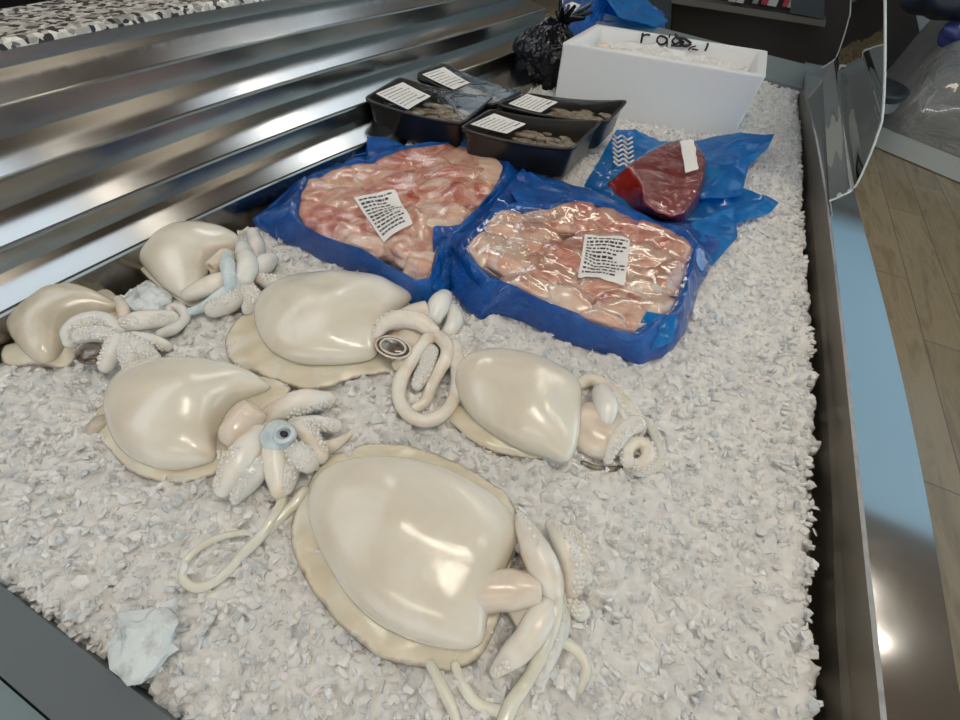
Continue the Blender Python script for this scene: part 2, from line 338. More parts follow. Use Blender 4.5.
# counter body
RAIL = pxline([(806,95),(817,130),(828,203),(839,300),(853,400),(858,420),(873,560),(885,720)], .03)
OUT = pxline([(836,112),(840,130),(851,182),(870,242),(892,325),(910,410),(939,549),(962,690)], .03)
def ex(L, y):  # extrapolated interpolation
    L = L[np.argsort(L[:, 1])]; c = np.polyfit(L[:, 1], L[:, 0], 3)
    yy = np.clip(y, L[0, 1], L[-1, 1]); return np.polyval(c, yy)
YR = np.linspace(-.35, 2.02, 60)
XRl = np.array([ex(RAIL, y) for y in YR]); XOt = np.array([ex(OUT, y) for y in YR]); XOt = np.maximum(XOt, XRl+.055); XIc = np.array([xr(y) for y in YR])
def rb(mb, Xa, za, Xb, zb, ya=None, mi=0):
    mb.grid(np.array([[(a, y, za) for a, y in zip(Xa, YR)], [(b, y, zb) for b, y in zip(Xb, YR)]]), mi=mi)
fc = thing('fish_counter', (0, .8, -.85), 'stainless steel serve-over fish counter holding the ice bed', 'counter')
m = MB(); rb(m, XIc-.02, -.045, XIc+.012, -.04); rb(m, XIc+.012, -.04, XIc*.4+XRl*.6, -.004); rb(m, XIc*.4+XRl*.6, -.004, XIc*.3+XRl*.7, .003); rb(m, XIc*.3+XRl*.7, .003, XRl-.003, .027); m.build('trough', M['steel_dull'], fc)
m = MB(); rb(m, XRl-.003, .027, XRl-.0015, .031); rb(m, XRl-.0015, .031, XRl+.002, .031); rb(m, XRl+.002, .031, XRl+.003, .0295)
rb(m, XRl+.003, .0295, XOt-.002, .0295); rb(m, XOt-.002, .0295, XOt, .027); rb(m, XOt, .027, XOt+.001, .0); m.build('rim_trim', M['steel_trim'], fc)
m = MB(); rb(m, XOt+.001, .0, XOt+.006, -.002); rb(m, XOt+.006, -.002, XOt+.008, -.06); rb(m, XOt+.008, -.06, XOt-.02, -.07); rb(m, XOt-.02, -.07, XOt-.02, -.849); m.build('front_panel', M['steel_dull'], fc)
m = MB(); m.box((-1.24, -.4, -.849), (.2, 2.2, -.1)); m.box((-.7, -.4, -.1), (.27, 2.2, -.055)); m.build('cabinet_body', M['dark'], fc, smooth=False)
# near end ledge & far end ledge
m = MB(); m.box((-.9, -.112, -.06), (.26, -.076, .002)); m.build('end_ledge', M['grey_plastic'], fc, smooth=False)
m = MB(); m.box((-.9, -.40, -.05), (.26, -.115, -.004)); m.build('end_panel', M['green_glass'], fc, smooth=False)
a0, a1 = at(560, 2, .04), at(828, 70, .04); b0, b1 = at(560, 30, .012), at(826, 94, .012)
def prism(P, dz, dv=(0, 0)):
    m = MB(); P = np.array(P); n = len(P); Q = P+np.array([dv[0], dv[1], dz]); m.add(np.vstack([P, Q]), [tuple(range(n)), tuple(range(2*n-1, n-1, -1))]+[(i, i+n, (i+1) % n+n, (i+1) % n) for i in range(n)]); return m
m = prism([a0, a1, b1, b0], -.05); m.build('far_ledge', mat('grey_blue_ledge', (.16,.21,.23), .3), fc, smooth=False)
c0, c1 = at(560, 31, .008), at(832, 95, .008); d0 = at(560, 60, -.03); d1 = at(835, 130, -.03)
m = prism([c0+[0,0,-.005], c1+[0,0,-.005], c1+[0,-.02,-.06], c0+[0,-.02,-.06]], -.01); m.build('far_wall', mat('brown_steel', (.09,.07,.05), .4, .5), fc, smooth=False)
# ------------------------------------------------------------------ glass
gp = thing('curved_glass', (.3, 1.5, .03), 'curved clear glass front panel standing on the far half of the counter rim', 'glass panel')
prn = np.array([aty(x, y, 1.0) for x, y in ((828,203),(841,196),(855,187),(870,155),(879,130),(882,120),(884,95),(885,60),(885,0),(884,-60))]); prn[0][2] = .03
prf = prn.copy(); prf[:, 1] = 1.99; dx = at(822, 68, .03)[0]-prn[0][0]; prf[:, 0] += dx
def sm(P): return catmull(P, 5)
A, B_ = sm(prn), sm(prf); G = np.array([A*(1-t)+B_*t for t in np.linspace(0, 1, 12)])
m = MB(); m.grid(G); o = m.build('pane', M['glass'], gp)
def tube_pts(mb, P, r, n=8, mi=0):
    P = np.asarray(P, float); m_ = len(P); r = np.broadcast_to(np.asarray(r, float), (m_,)); T = np.gradient(P, axis=0); T /= np.linalg.norm(T, axis=1)[:, None]+1e-12
    rows = []; up = np.array([0, 0, 1.]); 
    for i in range(m_):
        s_ = np.cross(T[i], up); s_ = s_/(np.linalg.norm(s_)+1e-9) if np.linalg.norm(s_) > 1e-3 else np.array([1., 0, 0]); u_ = np.cross(s_, T[i])
        rows.append([P[i]+r[i]*(math.cos(a)*s_+math.sin(a)*u_) for a in np.arange(n)*2*math.pi/n])
    mb.grid(rows, closed_u=True, mi=mi)
m = MB(); tube_pts(m, A, .0018); m.build('near_edge', M['glass_edge'], gp)
m = MB(); tube_pts(m, B_, .0018); m.build('far_edge', M['glass_edge'], gp)
# ================================================================== CUTTLEFISH
def dome(P3, z, H, p=2.4, q=.55, under=.35, NR=22, NT=140, wav=0, tilt=None, sd=0, ridge=0):
    """rounded body with a traced outline; returns MB"""
    P = catmull(P3[:, :2], 8, True); c, th, r = radial(P, NT); r = (r*2+np.roll(r, 1)+np.roll(r, -1))/4
    S = np.sin(np.linspace(0, math.pi/2, NR)); rows = []; A_ = []
    # inflate: solve a membrane over the outline, so the body swells like a soft bag
    G = 96; R0 = r.max()*1.05; ax = np.linspace(-R0, R0, G); XX, YY = np.meshgrid(ax, ax); TH = np.mod(np.arctan2(YY, XX), 2*math.pi); RRg = np.hypot(XX, YY)
    rb_ = np.interp(TH.ravel(), np.append(th, 2*math.pi), np.append(r, r[0])).reshape(TH.shape); ins = RRg < rb_*.995
    h2 = (ax[1]-ax[0])**2; U = np.where(ins, (1-(RRg/rb_)**2)*r.mean()**2/4, 0)
    for _ in range(900):
        L_ = (np.roll(U, 1, 0)+np.roll(U, -1, 0)+np.roll(U, 1, 1)+np.roll(U, -1, 1)+h2)/4; U = np.where(ins, L_, 0)
    um = U.max()
    def us(x, y):
        gx, gy = (x+R0)/(2*R0)*(G-1), (y+R0)/(2*R0)*(G-1); i, j = int(gx), int(gy); i = min(max(i, 0), G-2); j = min(max(j, 0), G-2); fx, fy = gx-i, gy-j
        return (U[j, i]*(1-fx)+U[j, i+1]*fx)*(1-fy)+(U[j+1, i]*(1-fx)+U[j+1, i+1]*fx)*fy
    for s in S:
        row = []
        for t, rr in zip(th, r):
            ct_, st_ = math.cos(t), math.sin(t); se = min(s, .88)
            u = us(rr*se*ct_, rr*se*st_)*((1-s*s)/(1-se*se) if s > .88 else 1)
            x, y = c[0]+rr*s*ct_, c[1]+rr*s*st_
            hh = H*(max(0, u)/um)**(.42 if p < 2.9 else .36)
            hh *= 1+.16*nz((x, y, 0), 22, sd)*(1-s**6)
            row.append((x, y, z+hh+wav*nz((x, y, 0), 45, sd+3)*s**3))
        rows.append(row); A_.append([s]*NT)
    for k in (.5, 1.):
        row = []
        for j, (t, rr) in enumerate(zip(th, r)):
            f = 1-.12*k; zo = rows[NR-1][j][2]; row.append((c[0]+rr*f*math.cos(t), c[1]+rr*f*math.sin(t), zo-under*H*k))
        rows.append(row); A_.append([1-.1*k]*NT)
    m = MB(); m.grid(rows, closed_u=True, a=A_, flip=False); return m, c
def W(L, z): return np.array([at(x, y, z) for x, y in L])
def W2(L, zs): return np.array([at(x, y, z) for (x, y), z in zip(L, zs)])
def wr(px, py, r, z=.015): return r*depth(at(px, py, z))/F
class Fish:
    def __init__(s, loc, label): s.root = thing('cuttlefish', at(*loc, 0), label, 'cuttlefish', 'whole cuttlefish laid on the ice')
    def mantle(s, L, z, H, mt='mantle', **k):
        m, c = dome(W(L, z), z, H, **k); return m.build('mantle', M[mt], s.root)
    def fin(s, L, z=.004, H=.008, wav=.007):
        m, c = dome(W(L, z), z, H, p=3, q=.8, under=.9, wav=wav); return m.build('fin', M['fin'], s.root)
    def blob(s, name, px, py, rx, ry, z, hz, mt, parent=None, ang=0, sd=1, amp=.12):
        c = at(px, py, z); sx, sy = wr(px, py, rx), wr(px, py, ry); V, Fc = ico(4); ca, sa = math.cos(ang), math.sin(ang)
        Wd = []
        for v in V:
            k = 1+amp*nz(v, 1.8, sd); x, y = v[0]*sx*k, v[1]*sy*k; Wd.append(c+np.array([x*ca-y*sa, x*sa+y*ca, v[2]*hz*k]))
        m = MB(); m.add(Wd, Fc); return m.build(name, M[mt], parent or s.root)
    def arm(s, pts, mt='arm', lift=.004, suck=None, name='arm', hole=False, cap=.35, sdn=1.0, n=14, bulge=.05):
        """pts (px,py,r[,dz]); suck=(angle from up towards right of travel in deg, rows)"""
        C = []; 
        for q in pts:
            r = wr(q[0], q[1], q[2]); z = lift+r*.9+(q[3] if len(q) > 3 else 0); C.append([*at(q[0], q[1], z), r])
        C = catmull(C, 9); P, r = C[:, :3], np.maximum(C[:, 3], .0006)
        r = r*(1+bulge*np.array([nz(p, 60, 5) for p in P])*2)
        # resample ends round
        T = np.gradient(P, axis=0); T /= np.linalg.norm(T, axis=1)[:, None]+1e-9
        e0 = [(P[0]-T[0]*r[0]*k, r[0]*math.sqrt(max(0, 1-k*k))) for k in (.97, .85, .6, .3)]
        e1 = [(P[-1]+T[-1]*r[-1]*k, r[-1]*math.sqrt(max(0, 1-k*k))) for k in (.3, .6, .85, .97)]
        if hole: e1 = [(P[-1]+T[-1]*r[-1]*k, r[-1]*f) for k, f in ((.15, .98), (.25, .8), (.2, .6), (-.2, .5), (-1.2, .42), (-1.25, .02))]
        PP = np.array([a for a, _ in e0]+list(P)+[a for a, _ in e1]); RR = np.array([b for _, b in e0]+list(r)+[b for _, b in e1])
        m = MB(); up = np.array([0, 0, 1.]); rows = []
        TT = np.vstack([[T[0]]*4, T, [T[-1]]*len(e1)])
        fr = []
        for p_, r_, t_ in zip(PP, RR, TT):
            sv = np.cross(t_, up); sv /= np.linalg.norm(sv)+1e-9; uv = np.cross(sv, t_); fr.append((sv, uv))
            rows.append([p_+r_*(math.cos(a)*sv+math.sin(a)*uv) for a in np.arange(n)*2*math.pi/n])
        m.grid(rows, closed_u=True)
        m.add([PP[0]], []) ; b = len(m.v)-1
        m.f += [(b, (j+1) % n, j) for j in range(n)]; m.mi += [0]*n
        m.add([PP[-1]], []); b2 = len(m.v)-1; k0 = (len(rows)-1)*n
        m.f += [(b2, k0+j, k0+(j+1) % n) for j in range(n)]; m.mi += [0]*n
        if suck:
            ang, rws, a_, z_ = suck if len(suck) == 4 else (*suck, 0., 1.)
            V, Fc = ico(1); L = np.concatenate([[0], np.cumsum(np.linalg.norm(np.diff(P, axis=0), axis=1))]); tot = L[-1]; d = a_*tot; row = 0
            while d < tot*z_+r[-1]*.3:
                i = min(len(P)-1, int(np.searchsorted(L, min(d, tot-1e-6)))); ri = r[i]; rs = ri*(.26 if rws > 2 else .3); sv, uv = fr[i+4]
                rs = min(rs, .0021)
                for k in range(rws):
                    a2 = math.radians(ang+(k-(rws-1)/2)*max(28, math.degrees(rs*1.9/ri))+(12 if row % 2 else 0)); dr = math.cos(a2)*uv+math.sin(a2)*sv
                    m.add(P[i]+dr*ri*.96+V*rs*random.uniform(.8, 1.15), Fc, 1)
                d += rs*1.75; row += 1
        return m.build(name, [M[mt], M['sucker']], s.root)
# ---- C1 front large
f = Fish((400, 570), 'largest cuttlefish, lying front centre with wide purple-edged fin and long pale tentacle')
f.fin([(291,525),(305,492),(325,461),(350,449),(378,444),(420,450),(460,465),(500,490),(518,520),(505,600),(488,645),(477,660),(455,670),(410,666),(375,655),(340,625),(312,590),(294,555)])
f.mantle([(308,505),(314,483),(330,468),(362,460),(400,460),(434,467),(463,479),(490,495),(507,510),(517,530),(515,548),(503,575),(492,600),(487,622),(484,641),(470,650),(440,648),(405,638),(372,620),(345,593),(325,560),(312,530)], .014, .036, p=2.6, q=.6, sd=2)
f.blob('head', 535, 600, 28, 32, .012, .014, 'head')
f.arm([(555,575,9),(562,620,9),(552,655,7),(540,680,7)], 'arm_white', .0, suck=(40,2))
f.arm([(476,592,20,.000),(500,590,20,.003),(520,590,18,.005),(536,591,15,.007)], 'pink', .006, name='funnel', hole=True)
f.arm([(553,600,12),(548,578,15,.006),(535,550,15,.010),(525,528,10,.012),(521,518,6,.012)], 'arm', .010, suck=(0,1,.55,1))
f.arm([(572,590,9),(572,568,12,.004),(565,545,13,.006),(552,526,7,.006)], 'arm', .006, suck=(25,3))
f.arm([(575,585,7),(583,565,8),(582,545,8),(570,530,5)], 'arm', .004, suck=(20,3))
f.arm([(562,590,7),(570,580,8),(584,577,9)], 'arm_white', .002, suck=(10,4,.4,1))
f.arm([(565,592,6),(567,603,7),(580,611,10)], 'arm_white', .002, suck=(0,4,.4,1))
f.arm([(548,606,13,.004),(537,625,15,.004),(522,646,14,.002),(503,664,10),(496,671,7)], 'arm', .006, suck=(-20,2,.8,1))
f.arm([(560,625,8),(552,650,9),(541,673,7)], 'arm_white', .003, suck=(30,3))
f.arm([(550,575,7,.014),(556,600,8,.014),(551,628,8,.012),(541,655,7,.006),(526,683,7),(511,705,8),(500,735,9)], 'tentacle', .004, name='tentacle')
f.arm([(555,632,5),(565,642,6),(578,652,6),(586,668,6),(580,690,5)], 'tentacle', .001, name='tentacle')
f.arm([(430,664,5),(440,683,6),(452,708,6),(458,730,6)], 'tentacle', .001, name='tentacle')
f.arm([(455,666,5),(463,685,6),(478,704,6),(505,712,6),(520,708,5)], 'tentacle', .001, name='tentacle')
# ---- C2 left middle
f = Fish((170, 425), 'cuttlefish at left front with a blue-ringed eye and a tentacle looping over the ice')
f.fin([(94,417),(104,405),(130,395),(180,400),(230,385),(262,377),(287,384),(292,393),(270,405),(240,440),(219,472),(205,480),(174,484),(149,480),(125,468),(108,448),(94,434)], wav=.005)
f.mantle([(110,395),(120,380),(138,370),(174,364),(215,365),(247,372),(268,384),(273,391),(258,394),(240,400),(227,413),(218,432),(216,450),(217,459),(200,466),(168,470),(140,463),(120,449),(111,430),(107,410)], .012, .036, p=2.6, q=.6, sd=5)
f.blob('tail_tip', 98, 425, 9, 12, .008, .007, 'mantle_grey')
f.blob('head', 268, 440, 34, 28, .010, .014, 'head')
f.arm([(235,432,15,.004),(247,418,15,.006),(254,410,14,.010)], 'pink', .006, name='funnel', hole=True)
f.arm([(264,420,9),(285,408,12,.004),(305,401,12,.004),(328,399,8)], 'arm', .006, suck=(90,3,.35,1))
f.arm([(295,425,8),(315,424,9),(334,426,8)], 'arm_white', .006, suck=(30,3))
f.arm([(300,428,9),(312,442,10),(320,456,9)], 'arm', .008, suck=(-60,2))
f.arm([(288,448,9),(299,454,12,.004),(308,462,11)], 'arm_white', .008, suck=(0,5))
f.arm([(318,450,8),(332,446,7),(345,438,4),(356,428,1.2)], 'arm', .002)
f.arm([(258,436,12,.004),(247,451,15,.006),(235,471,15,.004),(224,488,10)], 'arm', .006, suck=(30,3,.4,1))
f.arm([(268,456,10),(255,470,13,.003),(244,486,12),(236,500,5)], 'arm_white', .004, suck=(10,4))
f.arm([(275,448,13,.004),(276,470,12,.002),(280,490,9)], 'arm', .006)
f.arm([(285,460,8),(290,472,9),(286,488,7)], 'arm_white', .008, suck=(-30,3))
e_ = f.blob('eye', 278, 436, 17, 16, .030, .012, 'bluish'); tag(e_, 'pale blue ringed eye')
m = MB(); c = at(284, 434, .041); rr = wr(284, 434, 8); V, Fc = ico(2); 
tor = [[c+np.array([(rr+rr*.3*math.cos(b))*math.cos(a), (rr+rr*.3*math.cos(b))*math.sin(a), rr*.3*math.sin(b)]) for b in np.arange(8)*math.pi/4] for a in np.linspace(0, 2*math.pi, 25)]
m.grid(tor, closed_u=True); m.build('iris_ring', M['bluish'], e_); m = MB(); m.add(c+V*np.array([.55, .4, .4])*rr, Fc); m.build('pupil', M['pupil'], e_)
f.arm([(280,488,7),(282,502,6),(276,515,6),(262,535,6),(244,553,5.5),(228,571,5),(213,583,5),(197,588,5),(184,580,4.5),(184,566,4),(194,552,4),(207,543,4),(225,536,3.5),(243,533,3.2),(254,534,3)], 'tentacle', .002, name='tentacle')
f.arm([(304,492,6),(296,503,6),(283,515,6),(270,530,5.5)], 'tentacle', .000, name='tentacle')
# ---- C3 centre
f = Fish((320, 330), 'cuttlefish in the middle with broad yellowish fin, dark eye and thick looped tentacle')
f.fin([(250,312),(236,322),(226,338),(229,360),(252,373),(283,384),(300,390),(325,388),(356,379),(383,374),(397,370),(400,330),(380,295),(330,290),(280,298)], wav=.006)
f.mantle([(255,322),(257,305),(266,293),(282,284),(304,279),(339,277),(377,280),(397,288),(413,297),(404,306),(393,316),(386,332),(380,345),(374,358),(345,364),(304,364),(277,355),(262,340)], .014, .034, p=2.8, q=.6, sd=8)
f.blob('head', 412, 338, 32, 24, .010, .016, 'head')
e_ = f.blob('eye', 393, 347, 20, 13, .024, .008, 'eye_dark', amp=.04); tag(e_, 'sunken dark brown eye')
c = at(393, 347, .030); m = MB()
for k, rr in enumerate((1.0, .72)):
    rx, ry = wr(393, 347, 18*rr), wr(393, 347, 12.5*rr)
    m.grid([[c+np.array([(rx+.0014*math.cos(b))*math.cos(a), (ry+.0014*math.cos(b))*math.sin(a), .0014*math.sin(b)+k*.001]) for b in np.arange(6)*math.pi/3] for a in np.linspace(0, 2*math.pi, 33)], closed_u=True)
m.build('eyelid_rings', M['head'], e_)
f.arm([(398,322,10,.004),(412,314,10,.006),(426,310,9,.010)], 'pink', .010, name='funnel', hole=True)
f.arm([(434,318,9,.006),(439,305,11,.008),(444,298,9,.008)], 'arm_white', .008)
f.arm([(448,335,8),(455,321,9,.004),(453,310,7,.004)], 'arm_white', .006)
f.arm([(448,345,9),(461,343,10),(466,333,7)], 'arm_white', .003, suck=(20,4))
f.arm([(455,360,6),(466,357,8),(468,350,6)], 'arm_white', .002, suck=(0,4))
f.arm([(376,336,5,.012),(384,325,8,.014),(400,319,9,.016),(420,322,9,.016),(432,331,8,.012)], 'arm', .008, suck=(-40,1,0,.4))
f.blob('siphon_knob', 401, 364, 9, 9, .014, .010, 'pink')
f.arm([(418,384,7),(425,371,9),(431,352,8,.004)], 'arm_white', .006, suck=(0,4))
f.arm([(455,345,7,.006),(457,362,7,.004),(457,385,7),(452,403,7),(440,416,7),(424,421,7),(408,414,7),(399,399,7),(401,380,7.5),(410,363,7.5,.004),(421,348,7,.010),(433,336,7,.012),(445,343,7,.012),(447,356,7,.008),(440,370,6.5,.004),(432,386,6,.002),(426,401,6),(416,408,5)], 'arm', .006, name='tentacle', bulge=.03)
# ---- C4 right
f = Fish((520, 410), 'cuttlefish lying to the right below the blue meat bag with curled suckered arms')
f.fin([(447,416),(455,405),(470,395),(500,400),(545,430),(565,452),(560,458),(540,460),(507,456),(480,447),(457,430)], wav=.004)
f.mantle([(456,372),(466,360),(488,354),(512,356),(535,361),(558,371),(576,383),(581,395),(580,412),(579,432),(576,450),(569,461),(560,463),(545,457),(520,449),(497,437),(476,422),(462,405),(455,388)], .014, .034, p=3.0, q=.55, sd=11)
f.blob('head', 598, 430, 32, 32, .010, .018, 'head', amp=.06)
f.arm([(578,385,6),(590,380,7),(601,384,7),(611,392,8),(622,402,8),(633,416,8),(640,430,6)], 'arm', .006, suck=(-60,3,.35,1))
f.arm([(605,422,9,.006),(606,407,12,.006),(602,394,10,.004)], 'arm_white', .006)
f.arm([(610,398,7),(622,412,7),(630,426,6)], 'arm_white', .010, suck=(-30,3))
f.arm([(636,424,9,.006),(625,431,9,.006),(614,444,8,.004),(608,460,5)], 'arm', .008, suck=(-30,2))
f.arm([(628,462,7,.0),(627,452,7),(635,443,7),(645,446,7),(648,456,7),(642,464,7),(633,464,6)], 'arm', .008, suck=(-80,2))
f.arm([(640,418,4),(650,428,5),(658,444,5),(660,457,5),(654,467,5),(641,472,5),(630,468,4)], 'arm_white', .002, suck=(-60,3))
f.arm([(583,463,3),(597,468,3),(612,469,3),(625,467,3)], 'eye_dark', .0)
# ---- C5 back left
f = Fish((60, 325), 'small greyish cuttlefish nearest the left edge with fluffy white arms and dark eye')
f.fin([(2,362),(8,345),(20,350),(40,345),(95,295),(112,292),(122,304),(126,314),(100,330),(78,350),(74,363),(60,368),(45,367),(30,366),(17,367)], wav=.004)
f.mantle([(10,322),(16,306),(34,293),(58,289),(87,292),(108,299),(121,308),(104,313),(88,317),(72,325),(65,335),(62,350),(52,361),(36,362),(20,348),(12,335)], .012, .030, 'mantle_grey', p=2.6, q=.6, sd=14)
f.blob('head', 104, 340, 36, 22, .010, .014, 'arm_white')
e_ = f.blob('eye', 91, 354, 16, 12, .022, .007, 'eye_dark', amp=.04); tag(e_, 'large dark grey eye')
f.arm([(118,330,7,.006),(104,321,9,.010),(86,322,9,.012),(72,332,9,.010),(70,342,6,.008)], 'arm_white', .008, suck=(-60,3))
f.arm([(114,338,7,.008),(98,334,9,.012),(82,336,8,.012)], 'arm_white', .008, suck=(-30,4))
f.arm([(118,340,8,.008),(112,353,8,.008),(106,366,7,.004)], 'arm_white', .008, suck=(30,2))
f.arm([(123,342,9,.006),(129,355,10,.004),(133,368,9)], 'arm_white', .006, suck=(0,4))
f.arm([(126,340,8,.006),(140,349,10,.004),(152,360,9)], 'arm_white', .006, suck=(0,4))
f.arm([(134,337,6,.004),(150,340,7,.002),(166,346,6)], 'arm_white', .006, suck=(60,2))
f.arm([(126,324,8,.006),(145,320,10,.006),(170,318,8)], 'arm', .008, suck=(40,2))
f.arm([(160,334,5),(174,328,6),(185,318,5),(181,309,5),(172,308,5),(169,316,4)], 'arm_white', .004)
f.arm([(118,300,5),(123,310,6),(126,322,5)], 'pink', .006, name='funnel')
# ---- C6 back
f = Fish((185, 265), 'smallest cuttlefish at the back beside the lowest steel step with a bluish tentacle')
f.fin([(131,248),(136,240),(200,260),(212,290),(212,303),(193,308),(177,301),(157,287),(138,267)], wav=.003)
f.mantle([(131,246),(136,235),(147,228),(165,226),(193,228),(224,232),(241,240),(233,250),(214,259),(208,272),(204,290),(196,300),(180,298),(160,284),(143,266),(135,254)], .012, .032, p=2.6, q=.6, sd=17)
f.blob('head', 236, 274, 28, 20, .010, .014, 'arm_white')
f.arm([(226,258,9,.006),(218,263,8,.010),(212,267,7,.012)], 'pink', .010, name='funnel', hole=True)
f.arm([(226,280,9,.006),(212,285,10,.006),(200,290,9,.004),(189,295,7)], 'arm', .008)
f.arm([(244,280,9,.006),(248,265,10,.008),(243,247,7,.008)], 'arm_white', .008)
f.arm([(255,258,6),(257,247,8),(253,234,7)], 'arm_white', .004)
f.arm([(250,276,8),(262,266,10),(270,260,8)], 'arm_white', .006)
f.arm([(262,280,7),(274,283,8),(284,281,6)], 'arm_white', .004, suck=(0,3))
f.arm([(227,256,6,.012),(228,268,7,.014),(230,284,6,.012)], 'bluish', .012)
f.arm([(244,276,6,.012),(232,288,6,.010),(220,296,6,.006),(205,306,5),(190,312,4)], 'bluish', .008, name='tentacle')
f.arm([(244,292,9),(230,303,10),(214,309,9)], 'arm_white', .004, suck=(0,4))
f.arm([(250,290,8),(254,300,9),(248,310,6)], 'arm_white', .004, suck=(0,4))
# ================================================================== MEAT BAGS
def crumple(p, amp, sd):
    a = abs(nz(p, 14, sd)); b = abs(nz(p, 34, sd+2)); return amp*((.5-a)*1.2+(.4-b)*.6)
def bag(loc, label, outer, inner, zin, flaps, lumps, labels, sd, hin=.05):
    root = thing('bag_of_meat', at(*loc, 0), label, 'bag of meat', 'blue bags of raw meat')
    PI = W(inner, zin); c, th, ri = radial(PI, 220); PO = W(outer, .010); _, _, ro = radial(PO, 220, c); ro = np.maximum(ro, ri*1.03)
    rows = []
    for (k, zz, rf) in ((0, -.006, 'o9'), (0, .004, 'o'), (.0, .010, 'o'), (.3, .018, 'm'), (.65, .030, 'm'), (.9, zin-.002, 'm'), (1, zin+.001, 'm'), (1.08, zin-.010, 'i'), (1.12, .004, 'i2')):
        row = []
        for t, a, b in zip(th, ri, ro):
            r = {'o9': b*.93, 'o': b, 'm': b+(a-b)*k, 'i': a*.95, 'i2': a*.8}[rf]
            x, y = c[0]+r*math.cos(t), c[1]+r*math.sin(t); g = crumple((x, y, zz*2), .011, sd) if rf in 'om' else 0
            row.append((x+g*math.cos(t)*.5, y+g*math.sin(t)*.5, zz+(g*.8 if rf == 'm' else 0)))
        rows.append(row)
    m = MB(); m.grid(rows, closed_u=True); m.build('blue_film', M['blue'], root)
    for q, mt in flaps:
        P = W2(q['p'], [.012+v for v in q['z']])
        flapmesh(P, mt, root, sd+len(P))
    # meat pieces
    tv = []; tf = []; i = 0
    for (px, py, rx, ry, an, mt) in lumps:
        z = zin-.004; p = at(px, py, z); d = depth(p)/F; a = -math.radians(an)
        dirw = nrm((at(px+10*math.cos(a), py-10*math.sin(a), z)-p)[:2]); perp = np.array([-dirw[1], dirw[0]])
        sx = np.linalg.norm((at(px+rx*math.cos(a), py-rx*math.sin(a), z)-p)[:2]); sy = np.linalg.norm((at(px+ry*math.sin(a), py+ry*math.cos(a), z)-p)[:2])
        V, Fc = ico(4); Wd = []
        for v in V:
            k = 1+.26*nz(v, 1.5, i+sd)+.12*nz(v, 3.4, i); w = v*k; zz = w[2]*hin*.34
            xy = p[:2]+dirw*w[0]*sx*1.12+perp*w[1]*sy*1.15; dd = xy-c; an_ = math.atan2(dd[1], dd[0]) % (2*math.pi); rl = np.interp(an_, th, ri)*.965; dn = np.hypot(*dd)
            if dn > rl: xy = c+dd*rl/dn
            Wd.append((xy[0], xy[1], max(.001, z-.008+zz)))
        m = MB(); m.add(Wd, Fc); m.build('meat_piece', M[mt], root); b = len(tv); tv += Wd; tf += [tuple(x+b for x in f_) for f_ in Fc]; i += 1
    bv = BVHTree.FromPolygons([Vector(x) for x in tv], tf)
    # clear film on top
    NR, NT = 34, 220; S = np.linspace(0, 1, NR); Z = np.zeros((NR, NT))
    for a, s in enumerate(S):
        for j, (t, r) in enumerate(zip(th, ri)):
            x, y = c[0]+r*s*math.cos(t), c[1]+r*s*math.sin(t); h = bv.ray_cast(Vector((x, y, .3)), Vector((0, 0, -1)))
            Z[a, j] = h[0].z if h[0] else zin-.012
    for _ in range(3):
        Zs = (Z+np.roll(Z, 1, 1)+np.roll(Z, -1, 1)+np.vstack([Z[:1], Z[:-1]])+np.vstack([Z[1:], Z[-1:]]))/5; Z = np.maximum(Z, Zs)
    w = np.clip((1-S)/.12, 0, 1)[:, None]; Z = (Z+.0015)*w+(np.maximum(zin, Z))*(1-w)
    rows = [[(c[0]+r*s*math.cos(t), c[1]+r*s*math.sin(t), Z[a, j]+.0012*nz((r*s*math.cos(t), r*s*math.sin(t), 0), 90, sd)) for j, (t, r) in enumerate(zip(th, ri))] for a, s in enumerate(S)]
    m = MB(); m.grid(rows, closed_u=True); fo = m.build('clear_film', M['film'], root)
    fb = BVHTree.FromPolygons([Vector(v) for v in m.v], m.f)
    for q in labels: sticker(q, fb, root, zin, True)
    return root
def flapmesh(P, mt, root, sd, n=14, amp=.006, name='film_flap', thick=True):
    """loose sheet of film filling a traced polygon, crumpled"""
    Q = []
    for a, b in zip(P, np.roll(P, -1, 0)):
        for t in np.linspace(0, 1, 10, endpoint=False): Q.append(a+(b-a)*t)
    Q = np.array(Q); c = Q.mean(0); rows = []
    for s in np.linspace(0, 1, n):
        row = []
        for q in Q:
            p = c+(q-c)*s; g = crumple(p, amp, sd)*(1 if s < .99 else .5); row.append((p[0], p[1], p[2]+g))
        rows.append(row)
    m = MB(); m.grid(rows, closed_u=True)
    lo = np.array(rows); lo[:, :, 2] -= .0012; m.grid(lo, closed_u=True, flip=True); k = len(rows)
    m.grid([rows[-1], lo[-1]], closed_u=True)
    return m.build(name, M[mt], root)
